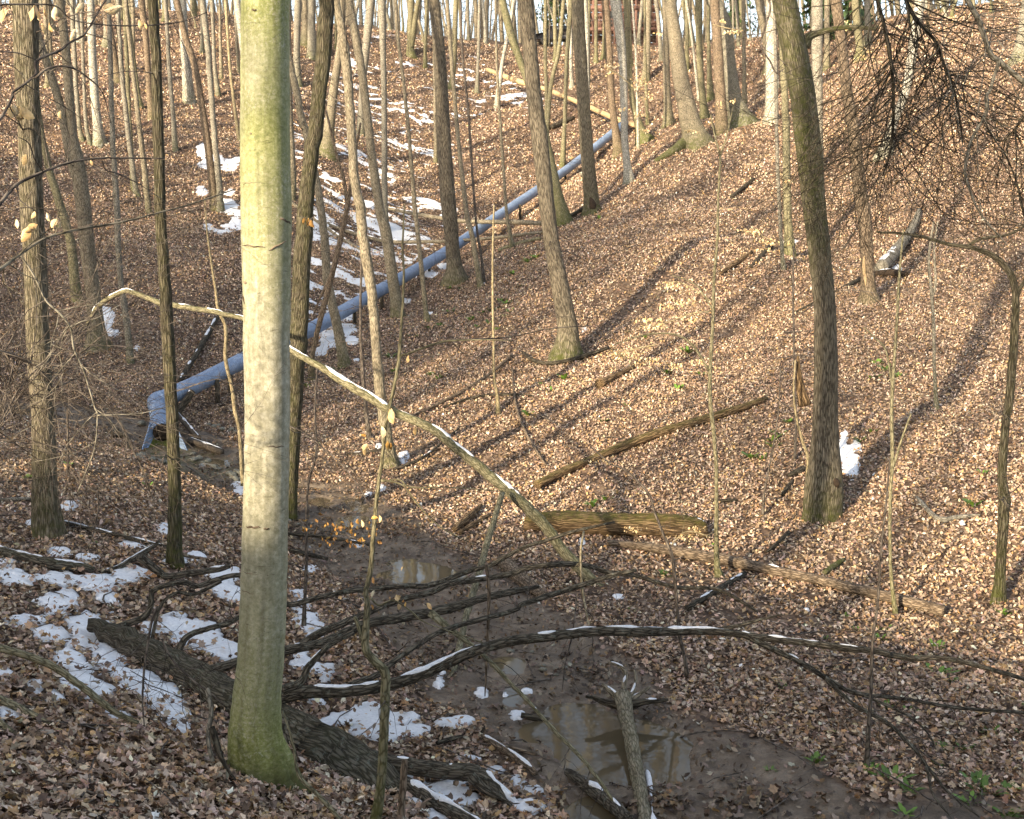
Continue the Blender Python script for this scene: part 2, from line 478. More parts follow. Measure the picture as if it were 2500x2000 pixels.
def m_bark(name, lo, hi, ridge, depth=.5, moss=1.0, lichen=0.0, mosscol=(.075,.082,.022), warm=None, along=.2):
    """furrowed bark: ridges run along the stem ('tc' = cross-section x, y and length in metres)"""
    g = G(name)
    tc = g.attr('tc').outputs['Vector']
    nz = g.noise(tc, 6, 3)
    v = g.map(tc, (ridge, ridge, ridge * along))
    wob = g.n('TexNoise'); wob.inputs['Scale'].default_value = 1.3; wob.inputs['Detail'].default_value = 4; g.l(v, wob.inputs['Vector'])
    v = g.mix(.8, v, wob.outputs['Color'], 'ADD')
    vo = g.n('TexVoronoi', feature='DISTANCE_TO_EDGE'); vo.inputs['Scale'].default_value = 1.0; g.l(v, vo.inputs['Vector'])
    fur = g.ramp(vo.outputs['Distance'], [(.02, (0, 0, 0)), (.16, (.75,.75,.75)), (.45, (1, 1, 1))])
    fine = g.noise(g.map(tc, (ridge * 3, ridge * 3, ridge * .22)), 1.0, 5, .7)
    h = g.math('ADD', g.math('MULTIPLY', fur, .62), g.math('MULTIPLY', fine, .62))
    col = g.ramp(h, [(.28, tuple(q * .45 for q in lo)), (.55, lo), (1.0, hi)])
    col = g.mix(.6, col, g.ramp(nz, [(.3, (.62,.6,.58)), (.7, (1.25,1.25,1.25))]), 'MULTIPLY')
    if warm is not None:
        col = g.mix(g.ramp(g.noise(tc, 1.3, 3), [(.45, (0, 0, 0)), (.65, (.8,.8,.8))]), col, warm)
    if lichen:
        lf = g.ramp(g.noise(tc, 17, 6, .7), [(.56, (0, 0, 0)), (.64, (lichen,) * 3)])
        col = g.mix(lf, col, (.30, .33, .27))
    mo = g.attr('moss').outputs['Fac']
    mf = g.math('MULTIPLY', mo, g.ramp(g.noise(tc, 11, 5, .65), [(.36, (.12,.12,.12)), (.58, (1, 1, 1))]), True)
    mf = g.math('MULTIPLY', mf, moss, True)
    col = g.mix(mf, col, mosscol)
    g.bump(h, depth, .035)
    return g.out(col, .85, .2)

def m_beech():
    g = G('beech_bark')
    tc = g.attr('tc').outputs['Vector']
    mo = g.attr('moss').outputs['Fac']
    base = g.ramp(g.noise(tc, 15, 7, .75), [(.32, (.19,.18,.125)), (.48, (.31,.295,.225)), (.64, (.48,.46,.375))])
    green = g.ramp(g.noise(tc, 34, 6, .75), [(.36, (.13,.15,.04)), (.5, (.22,.24,.075)), (.66, (.36,.36,.19))])
    blot = g.ramp(g.noise(tc, 38, 6, .75), [(.52, (0, 0, 0)), (.64, (.75,.75,.75))])
    col = g.mix(g.math('MULTIPLY', mo, 1.55, True), base, green)
    col = g.mix(g.math('MULTIPLY', blot, g.ramp(g.noise(tc, 2.2, 2), [(.4, (0, 0, 0)), (.6, (1, 1, 1))])), col, (.46,.44,.36))
    # darker streaks down the stem and thin wrinkles round it
    col = g.mix(g.ramp(g.math('ADD', mo, g.math('MULTIPLY', g.math('SUBTRACT', g.noise(tc, 16, 5, .7), .5), .5)), [(.70, (0, 0, 0)), (.98, (.92,.92,.92))]), col, (.065, .066, .022))
    st = g.noise(g.map(tc, (16, 16, .7)), 1.0, 4, .6)
    col = g.mix(.55, col, g.ramp(st, [(.3, (.45,.45,.43)), (.6, (1.1,1.1,1.1))]), 'MULTIPLY')
    wr = g.noise(g.map(tc, (7, 7, 34)), 1.0, 4, .65, .4)
    wl = g.ramp(wr, [(.30, (.42,.4,.36)), (.38, (1, 1, 1))])
    col = g.mix(.75, col, wl, 'MULTIPLY')
    spk = g.ramp(g.noise(tc, 120, 2), [(.28, (.55,.55,.5)), (.36, (1, 1, 1))])
    col = g.mix(.6, col, spk, 'MULTIPLY')
    h = g.math('ADD', g.math('MULTIPLY', wr, .5), g.math('ADD', g.math('MULTIPLY', g.noise(tc, 90, 3), .25), g.math('MULTIPLY', g.noise(tc, 14, 3), .5)))
    g.bump(h, .4, .012)
    return g.out(col, .7, .25)

def m_snow():
    g = G('old_snow')
    pos = g.n('NewGeometry').outputs['Position']
    c_ = g.ramp(g.noise(pos, 30, 4), [(.25, (.64,.66,.70)), (.6, (.80,.82,.85))])
    dirt = g.ramp(g.noise(pos, 24, 5, .8), [(.30, (.26,.19,.14)), (.38, (1, 1, 1))])
    c_ = g.mix(.8, c_, dirt, 'MULTIPLY')
    h = g.math('ADD', g.noise(pos, 26, 4), g.math('MULTIPLY', g.noise(pos, 120, 3), .3))
    g.bump(h, .5, .02)
    return g.out(c_, .6, .3)

def m_water():
    g = G('stream_water')
    pos = g.n('NewGeometry').outputs['Position']
    c_ = g.ramp(g.noise(pos, 1.2, 4), [(.3, (.075,.06,.036)), (.7, (.12,.095,.058))])
    g.bump(g.noise(pos, 9, 2), .035, .02)
    g.b.inputs['IOR'].default_value = 1.33
    m = g.out(c_, .03, .5)
    return m

def m_plain(name, lo, hi, scale=12, rough=.7, metal=0, bump=.2, spec=.3, stretch=(1, 1, 1)):
    g = G(name)
    tc = g.map(g.attr('tc').outputs['Vector'], stretch)
    n = g.noise(tc, scale, 5, .6)
    c_ = g.ramp(n, [(.3, lo), (.7, hi)])
    g.b.inputs['Metallic'].default_value = metal
    g.bump(n, bump, .02)
    return g.out(c_, rough, spec)

def m_pipe():
    g = G('galvanised_pipe')
    tc = g.attr('tc').outputs['Vector']
    sp = g.n('SeparateXYZ'); g.l(tc, sp.inputs[0])
    w = g.math('SINE', g.math('MULTIPLY', sp.outputs[2], 2 * math.pi / .068))
    c_ = g.ramp(g.noise(tc, 3, 5), [(.3, (.20,.28,.42)), (.6, (.28,.37,.53)), (.8, (.38,.46,.58))])  # blue of the reflected sky is put into the base colour
    c_ = g.mix(.35, c_, g.ramp(g.noise(tc, 18, 4), [(.35, (.5,.48,.46)), (.6, (1.1,1.1,1.1))]), 'MULTIPLY')
    col2 = g.ramp(g.noise(g.map(tc, (5, 5, .8)), 1.0, 5, .7), [(.6, (0, 0, 0)), (.72, (.6,.6,.6))])
    c_ = g.mix(col2, c_, (.16, .12, .085))
    g.b.inputs['Metallic'].default_value = .3
    g.bump(w, .55, .012)
    return g.out(c_, .5, .4)

M = {}
M['ground'] = m_ground(); M['leaf'] = m_leaf(); M['hleaf'] = m_leaf('hanging_leaf', .3)
M['beech'] = m_beech(); M['snow'] = m_snow(); M['water'] = m_water(); M['pipe'] = m_pipe()
M['furrow'] = m_bark('furrowed_bark', (.125,.105,.078), (.30,.26,.195), 46, .9, 1.0, .15, along=.09)
M['dark'] = m_bark('dark_wet_bark', (.06,.05,.036), (.16,.138,.10), 42, .9, 1.0, .15, along=.1)
M['brown'] = m_bark('brown_bark', (.15,.112,.078), (.32,.25,.18), 36, .7, .8, .1)
M['tan'] = m_bark('tan_bark', (.185,.158,.112), (.36,.315,.235), 42, .5, .9, .2)
M['grey'] = m_bark('grey_bark', (.18,.165,.133), (.33,.305,.25), 30, .35, .9, .2, along=.4)
M['pale'] = m_bark('pale_bark', (.31,.295,.25), (.46,.44,.38), 16, .25, .7, .1, along=.6)
M['olive'] = m_bark('olive_bark', (.15,.135,.082), (.30,.275,.18), 44, .45, 1.1, .25)
M['twig'] = m_bark('twig_bark', (.085,.07,.06), (.19,.165,.14), 40, .2, .2)
M['ytwig'] = m_bark('young_bark', (.24,.195,.115), (.40,.34,.22), 40, .2, .4, .3)
M['rot'] = m_bark('rotten_wood', (.13,.085,.045), (.36,.25,.14), 40, .9, 1.0, 0, (.10,.10,.02), along=.07)
M['fallen'] = m_bark('fallen_bark', (.078,.066,.05), (.20,.175,.135), 42, .9, .6, .35, along=.16)
M['wood'] = m_plain('bare_wood', (.30,.21,.11), (.48,.36,.21), 14, .7, 0, .3, .25, (3, 3, .3))
M['board'] = m_plain('painted_board', (.10,.055,.045), (.20,.11,.085), 10, .8, 0, .2)
M['timber'] = m_plain('wet_timber', (.05,.04,.03), (.14,.11,.08), 14, .8, 0, .3, .3, (3, 3, .5))
M['stone'] = m_plain('stream_stone', (.10,.10,.08), (.26,.25,.20), 18, .7, 0, .4)
M['moss'] = m_plain('moss', (.05,.06,.012), (.14,.15,.03), 60, .95, 0, .8)
M['car'] = m_plain('dark_paint', (.015,.015,.018), (.03,.03,.035), 4, .3, 0, 0)
M['glass'] = m_plain('dark_glass', (.02,.025,.03), (.05,.055,.06), 3, .1, 0, 0, .5)
M['rubber'] = m_plain('rubber', (.02,.02,.02), (.03,.03,.03), 8, .8)
M['hollow'] = m_plain('dark_rot_and_bore_shade', (.02,.014,.01), (.06,.04,.025), 20, .9)  # rotten wood colour, also painted on as the shade in the pipe mouth
def m_green(name, a, b):
    g = G(name)
    c_ = g.attr('col').outputs['Color']
    return g.out(g.mix(1.0, c_, b, 'MULTIPLY'), .45, .4)
M['green'] = m_green('green_blade', None, (1.0, 1.0, 1.0))

# ------------------------------------------------------------------ the ground
sd, sL, sw = st_query(FX, FY)
sdn = sd + fbm(FX * .9, FY * .9, 21, 3) * .55
MUD = (1 - sstep(sw * .6, sw + .5, sdn)) * sstep(-1, 0, 30 - FY)
R_, C_ = len(ROWS), len(COLS)
ii = (np.arange(R_ - 1)[:, None] * C_ + np.arange(C_ - 1)[None]).ravel()
gv = np.stack([FX, FY, FZ], -1).reshape(-1, 3)
pm = P(np.array([330., 420, 500]), np.array([1125., 1120, 1150]), np.array([24.2, 24.2, 23.7]))
GM = np.zeros(FX.shape)
for p_ in pm:
    GM = np.maximum(GM, np.exp(-((FX - p_[0]) ** 2 + (FY - p_[1]) ** 2) / .9))
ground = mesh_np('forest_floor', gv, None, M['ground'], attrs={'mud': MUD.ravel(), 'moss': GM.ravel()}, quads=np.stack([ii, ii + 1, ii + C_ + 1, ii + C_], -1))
tag(ground, 'leaf-strewn floor of the wooded ravine with its muddy stream bed', kind='structure')

# the water: one sheet along the stream, just under the banks
def water_sheet():
    s_ = cr(STW, 10)
    n = len(s_)
    t = np.gradient(s_[:, :2], axis=0); t /= np.linalg.norm(t, axis=1)[:, None]
    nr = np.stack([-t[:, 1], t[:, 0]], -1)
    k = np.linspace(-1, 1, 9)
    w = s_[:, 3] + .75
    V = np.zeros((n, 9, 3))
    V[:, :, :2] = s_[:, None, :2] + nr[:, None] * (k[None, :, None] * w[:, None, None])
    V[:, :, 2] = s_[:, 2, None] - .012
    i = (np.arange(n - 1)[:, None] * 9 + np.arange(8)[None]).ravel()
    o = mesh_np('stream', V.reshape(-1, 3), None, M['water'], quads=np.stack([i, i + 1, i + 10, i + 9], -1))
    return tag(o, 'shallow muddy brook winding through the ravine', kind='structure')
water_sheet()

# ------------------------------------------------------------------ snow on the ground
SN_NEAR = [(150,1480,55,28),(210,1505,50,26),(240,1555,55,36),(290,1605,60,40),(330,1650,60,40),(385,1695,55,40),(420,1740,40,30),(447,1778,22,18),
(380,1535,40,20),(430,1520,45,22),(470,1555,55,26),(520,1585,50,22),(560,1600,30,16),(200,1655,40,30),(240,1690,40,30),(290,1735,34,22),(165,1610,40,26),
(60,1515,50,14),(120,1550,40,18),(75,1685,40,18),(125,1700,34,14),(20,1745,40,14),(10,1650,22,10),(20,1400,40,20),(50,1415,40,16),(10,1375,30,12),
(160,1412,40,16),(240,1420,60,18),(310,1405,50,16),(340,1390,30,16),(250,1470,36,16),(280,1490,28,12),(545,1405,36,14),(550,1445,40,16),(575,1460,30,12),
(90,1282,24,10),(120,1302,30,12),(165,1237,20,10),(10,1252,30,8),(405,1295,22,14),(330,1322,34,10),(425,1370,24,10),(480,1360,20,8),
(585,1185,26,12),(600,1205,20,10),(215,1365,30,10),(145,1350,28,8),(735,1480,26,16),(745,1510,34,18),(730,1445,20,12),(765,1540,28,16),(800,1600,0,0),
(740,1615,26,16),(790,1635,36,20),(800,1660,24,12),(740,1590,20,12),(780,1715,26,10),(850,1760,60,20),(900,1735,40,16),(880,1790,50,18),(930,1770,50,18),(820,1770,44,14),
(985,1755,36,12),(1000,1785,40,12),(960,1800,30,10),(1100,1768,30,10),(1130,1762,24,8),(1080,1655,14,16),(1070,1672,14,10),(1180,1690,18,12),(1232,1698,12,8),(1262,1745,18,12),(1285,1688,18,9),(1360,1766,14,8),
(1040,1950,40,16),(1095,1930,50,18),(1130,1955,40,16),(1080,1990,50,16),(1170,1905,44,14),(1215,1880,30,12),(1270,1905,34,16),(1300,1930,34,14),(1290,1970,40,16),(1330,1950,24,10),(1000,1900,36,12),(965,1897,28,8),(1150,1850,30,8),(1230,1815,20,8),
(2065,1112,24,38),(2080,1150,18,26),(2085,1090,20,18),(2062,1070,14,18),(2040,1203,22,7),(1510,1460,14,5),(1640,1330,16,5),(1420,1330,9,18),(1395,1350,9,12),(2465,1452,12,14),(2350,1278,8,6),
(985,1115,14,16),(925,1090,10,7),(930,1190,12,7),(900,1205,9,6),(875,1330,14,7),(760,1390,20,9),(640,1340,14,8),(2120,1560,8,3),(1970,1490,9,4),(2260,1504,30,5)]
SN_FAR = [(240,755,16,14),(262,770,16,20),(258,800,16,14),(275,815,14,10),(335,850,8,8),(495,372,14,18),(505,400,20,14),(530,390,16,12),(560,405,20,14),(490,470,16,12),(545,500,24,18),(570,520,24,18),
(560,470,16,9),(540,560,22,14),(515,555,18,9),(575,545,18,14),(580,395,12,10),(1930,590,16,6),(1425,805,9,8),(2160,670,10,8),(2175,640,14,6),(1050,668,16,10),(1080,650,14,8),(2190,655,10,8),(1015,675,8,5),
(840,800,30,18),(860,830,18,10),(800,840,20,14),(780,860,20,10),(790,900,14,10),(870,880,9,4),(990,735,14,6),(1050,765,6,4),(1180,690,5,3)]
HILLPOLY = np.array([(640,230),(700,150),(790,190),(900,80),(1010,90),(1110,110),(1240,175),(1360,260),(1330,300),(1200,270),(1120,300),(1105,420),(1120,520),(1060,600),(1010,640),(930,700),(850,790),(760,860),(700,880),(715,640),(760,520),(690,420)], float)
def inpoly(x, y, poly):
    r = np.zeros(np.shape(x), bool); j = len(poly) - 1
    for i in range(len(poly)):
        xi, yi = poly[i]; xj, yj = poly[j]
        cnd = ((yi > y) != (yj > y)) & (x < (xj - xi) * (y - yi) / (yj - yi + 1e-12) + xi)
        r ^= cnd; j = i
    return r
def snow_field(x, y, z, u, v, near):
    """how much snow lies at these ground points (above 0: white)"""
    f = np.full(np.shape(x), -9.0)
    if near:
        n = fbm(x * 1.7, y * 1.7, 61, 4) * 1.25 + fbm(x * 6, y * 6, 66, 4) * .9 + fbm(x * 17, y * 17, 68, 2) * .75 - .16
        for bu, bv, ru, rv in SN_NEAR:
            if ru: f = np.maximum(f, 1.0 - ((u - bu) / (ru * 1.15)) ** 2 - ((v - bv) / (rv * 1.2)) ** 2)
        return np.minimum(f, .75) + n
    for bu, bv, ru, rv in SN_FAR:
        f = np.maximum(f, 1.0 - ((u - bu) / (ru * 1.15)) ** 2 - ((v - bv) / (rv * 1.2)) ** 2)
    f = np.minimum(f, .7) + fbm(x * 1.3, y * 1.3, 71, 4) * 1.1 + fbm(x * 4, y * 4, 75, 2) * .5 - .1
    # thin streaks lying across the far hillside
    a = x * .80 - y * .35; b = x * .35 + y * .80
    st = fbm(a * .22, b * .8, 81, 4) * .9 + fbm(a * .9, b * 2.6, 85, 4) * 1.15 + fbm(a * 3, b * 5, 88, 3) * .8
    inside = inpoly(u, v, HILLPOLY)
    dens = np.where(v > 480, .10, -.17) + .12 * np.exp(-((u - 900) / 160) ** 2)
    return np.maximum(f, np.where(inside, st + dens - .27, -9))
def project_ground(x, y, z): return project(x, y, z)
def snow_zone(name, x0, x1, y0, y1, cell, near, thick):
    xs = np.arange(x0, x1, cell); ys = np.arange(y0, y1, cell)
    X, Y = np.meshgrid(xs, ys); Z = HF(X, Y); U, Vv = project(X, Y, Z)
    f = snow_field(X, Y, Z, U, Vv, near)
    hgt = np.where(f > 0, thick * np.clip(f * 1.3, 0, 1) ** .8 + .003, -.05)
    hgt = hgt + np.where(f > 0, fbm(X * 5, Y * 5, 91, 3) * thick * .3, 0)
    V = np.stack([X, Y, Z + hgt], -1).reshape(-1, 3)
    k = (f > -.12)
    cellok = (f[:-1, :-1] > 0) | (f[1:, :-1] > 0) | (f[:-1, 1:] > 0) | (f[1:, 1:] > 0)
    n = len(xs)
    i = (np.arange(len(ys) - 1)[:, None] * n + np.arange(n - 1)[None])[cellok]
    Q = np.stack([i, i + 1, i + n + 1, i + n], -1)
    used = np.unique(Q); mp = np.zeros(len(V), int); mp[used] = np.arange(len(used))
    o = mesh_np(name, V[used], None, M['snow'], quads=mp[Q])
    return o
tag(snow_zone('snow', -7, 4.2, 8.6, 17.2, .03, True, .035), 'thawing snow patches on the near bank round the fallen trunk', 'snow', None, 'stuff')
tag(snow_zone('snow', -7, 11, 17.2, 30, .06, True, .03), 'small leftover snow patches at tree feet in the middle distance', 'snow', None, 'stuff')
tag(snow_zone('snow', -22, 16, 28, 98, .11, False, .035), 'thin streaks of snow across the hillside beyond the pipe', 'snow', None, 'stuff')

# ------------------------------------------------------------------ fallen leaves
def leaf_template(kind):
    if kind == 0:       # two folded triangles
        V = np.array([(0, -.5, .0), (.3, .02, .14), (0, .5, .03), (-.3, .02, .14)]); T = np.array([(0, 1, 2), (0, 2, 3)])
    elif kind == 1:     # pointed oval with a fold and a curl
        V = np.array([(0, -.52, .05), (.24, -.2, .12), (.3, .12, .16), (.0, .55, .1), (-.3, .12, .13), (-.24, -.2, .1), (0, 0, 0)])
        T = np.array([(6, i, (i + 1) % 6) for i in range(6)])
    else:               # lobed
        n = 14; th = np.arange(n) * 2 * np.pi / n - np.pi / 2
        r = np.where(np.arange(n) % 2 == 0, .54, .36) * (1 + .18 * np.sin(th)); r[0] = .42
        V = np.c_[r * np.cos(th) * .9, r * np.sin(th), .22 * r ** 2 * 2 + .06 * np.sin(3 * th)]
        V = np.vstack([V, [0, 0, 0]]); T = np.array([(n, i, (i + 1) % n) for i in range(n)])
    return V, T
def leaf_cloud(px, nrm, size, kind, tilt, rng, cols, curl=1.0):
    n = len(px)
    V, T = leaf_template(kind)
    yaw = rng.uniform(0, 2 * np.pi, n)
    nn = nrm + rng.normal(0, tilt, (n, 3)); nn /= np.linalg.norm(nn, axis=1)[:, None]
    a = np.stack([np.cos(yaw), np.sin(yaw), np.zeros(n)], -1)
    a = a - nn * (a * nn).sum(1)[:, None]; a /= np.linalg.norm(a, axis=1)[:, None]
    b = np.cross(nn, a)
    asp = rng.uniform(.65, 1.1, n); cu = rng.uniform(-.6, 1.6, n) * curl
    X = V[None, :, 0] * (size * asp)[:, None]; Y = V[None, :, 1] * size[:, None]; Z = V[None, :, 2] * (size * cu)[:, None]
    if kind: Z = Z + rng.normal(0, .05, (n, len(V))) * size[:, None]
    W_ = px[:, None] + a[:, None] * X[..., None] + b[:, None] * Y[..., None] + nn[:, None] * Z[..., None]
    Tt = (np.arange(n)[:, None, None] * len(V) + T[None]).reshape(-1, 3)
    cc = np.repeat(np.c_[cols, np.ones(n)], len(V), 0)
    return W_.reshape(-1, 3), Tt, cc
def leaf_cols(n, rng, pal=None, wts=None, bright=1.0):
    p_ = np.array(LEAFPAL if pal is None else pal); w_ = LEAFW if wts is None else wts
    c_ = p_[rng.choice(len(p_), n, p=w_)] * np.exp(rng.normal(0, .27, (n, 1))) * (1 + rng.normal(0, .04, (n, 3)))
    return np.clip(c_ * bright, .01, .8)
def gnormal(x, y, e=.12):
    gx_ = (HF(x + e, y) - HF(x - e, y)) / (2 * e); gy_ = (HF(x, y + e) - HF(x, y - e)) / (2 * e)
    n = np.stack([-gx_, -gy_, np.ones_like(gx_)], -1)
    return n / np.linalg.norm(n, axis=1)[:, None]
def scatter(d0, d1, dens, rng, margin=1.5):
    area = (d1 - d0) * (.5 * (d0 + d1) * .92 + 2 * margin)
    n = int(area * dens * 1.35)
    y = np.sqrt(rng.uniform(d0 ** 2, d1 ** 2, n)) if margin < .4 * d0 else rng.uniform(d0, d1, n)
    x = rng.uniform(-1, 1, n) * (y * .46 + margin)
    z = HF(x, y)
    u, v = project(x, y, z)
    ok = (v > -60) & (v < 2120)
    d, L, w = st_query(x, y) if d0 < 32 else (np.full(n, 99.), 0, 1)
    mud = 1 - sstep(np.asarray(w) * .62, np.asarray(w) + .5, d + fbm(x * .9, y * .9, 21, 3) * .55)
    keep = rng.uniform(0, 1, n) < np.where(mud > .3, .16 + .45 * (1 - mud) ** 2 + .6 * sstep(0, .45, fbm(x * 1.4, y * 1.4, 77, 3)), 1)
    bare = sstep(.30, .62, fbm(x * .55, y * .55, 55, 4) + fbm(x * 2.3, y * 2.3, 56, 3) * .5)
    keep &= rng.uniform(0, 1, n) > bare * .75
    keep &= ~((z < np.asarray(L) - .01) & (d < np.asarray(w) + .5))
    f = snow_field(x, y, z, u, v, d0 < 28)
    keep &= (f < .12) | (rng.uniform(0, 1, n) < np.where(d0 < 28, .04 + .2 * (1 - sstep(.1, .55, f)), .05))
    ok &= keep
    up = np.where(f > 0, .05, 0)
    return np.stack([x, y, z + up], -1)[ok], mud[ok]
LV, LT, LC, ln = [], [], [], 0
NEARLEAF = None
for d0, d1, dens, s0, s1, kind, tilt, lift in ((6.4, 10.2, 330, .05, .12, 2, .42, .022), (6.41, 10.2, 260, .04, .10, 1, .5, .03), (10.2, 14, 230, .045, .10, 2, .44, .024), (10.21, 14, 330, .035, .085, 1, .5, .03), (14, 22, 420, .04, .09, 1, .5, .024),
                                               (22, 33, 400, .042, .092, 0, .55, .028), (33, 46, 210, .055, .11, 0, .58, .035), (46, 62, 95, .075, .14, 0, .6, .04), (62, 96, 36, .11, .2, 0, .6, .05)):
    p_, mud_ = scatter(d0, d1, dens, RNG)
    n = len(p_)
    size = s0 + (s1 - s0) * RNG.beta(1.6, 2.2, n) * 1.15
    p_[:, 2] += RNG.uniform(0, lift * 1.6, n) + .004
    nr = gnormal(p_[:, 0], p_[:, 1])
    br = 1 - .55 * sstep(.2, .8, mud_)
    cols = leaf_cols(n, RNG) * br[:, None] * (1 + .28 * fbm(p_[:, 0] * .5, p_[:, 1] * .5, 99, 3))[:, None]
    if d0 == 6.4:   # the nearest, largest leaves become single objects below
        q = np.argsort(p_[:, 1] - size * 14 - (np.abs(p_[:, 0] + 1.6) < 2.4) * 1.2)[:300]
        NEARLEAF = (p_[q], nr[q], size[q] * 1.12)
        kp = np.ones(n, bool); kp[q] = False
        p_, nr, size, cols = p_[kp], nr[kp], size[kp], cols[kp]
    V_, T_, C2 = leaf_cloud(p_, nr, size, kind, tilt, RNG, cols)
    LV.append(V_); LT.append(T_ + ln); LC.append(C2); ln += len(V_)
litter = mesh_np('leaf_litter', np.vstack(LV), np.vstack(LT), M['leaf'], attrs={'col': np.vstack(LC)}, smooth=False)
tag(litter, 'dry tan and brown leaves covering the ravine floor', 'leaf litter', None, 'stuff')
lmesh = []
for k in range(16):
    V_, T_, C2 = leaf_cloud(np.zeros((1, 3)), np.array([[0, 0, 1.]]), np.ones(1), 2 if k % 3 else 1, 0.05, RNG, leaf_cols(1, RNG, bright=1.08))
    o = mesh_np('leaf', V_, T_, M['leaf'], attrs={'col': C2}, smooth=False, link=False)
    lmesh.append(o.data); bpy.data.objects.remove(o)
from mathutils import Vector, Matrix
for k in range(len(NEARLEAF[0])):
    o = bpy.data.objects.new('leaf', lmesh[k % 16])
    nv = Vector(NEARLEAF[1][k] + RNG.normal(0, .3, 3)).normalized()
    q = nv.to_track_quat('Z', 'Y')
    o.matrix_world = Matrix.LocRotScale(Vector(NEARLEAF[0][k]) + Vector((0, 0, .012)), q @ Matrix.Rotation(RNG.uniform(0, 6.28), 3, 'Z').to_quaternion(), Vector((1, 1, 1)) * float(NEARLEAF[2][k]))
    COL.objects.link(o); o.parent = ground

# ------------------------------------------------------------------ trees
def unit(v):
    v = np.asarray(v, float); return v / (np.linalg.norm(v) + 1e-9)
def twig(mb, p, d, L, r, lev, rng, droop=0.0, kids=4, sides=3, wig=.22, up=0.0, seg=5, spread=.9):
    pts = [np.asarray(p, float)]; d = unit(d)
    for k in range(seg):
        d = unit(d + rng.normal(0, wig, 3) + np.array([0, 0, up - droop * (k + 1) / seg]))
        pts.append(pts[-1] + d * L / seg)
    pts = np.array(pts)
    mb.tube(pts, np.linspace(r, r * .35, len(pts)), sides, cap=False)
    if lev > 0:
        for j in range(kids):
            t = rng.uniform(.2, .97); q = t * seg; i = min(int(q), seg - 1)
            pp = pts[i] + (pts[i + 1] - pts[i]) * (q - i)
            ax = unit(pts[i + 1] - pts[i])
            side = unit(np.cross(ax, rng.normal(0, 1, 3)))
            twig(mb, pp, ax * rng.uniform(.4, .9) + side * spread, L * rng.uniform(.35, .6), r * .55, lev - 1, rng, droop, max(2, kids - 1), sides, wig, up, max(3, seg - 1), spread)

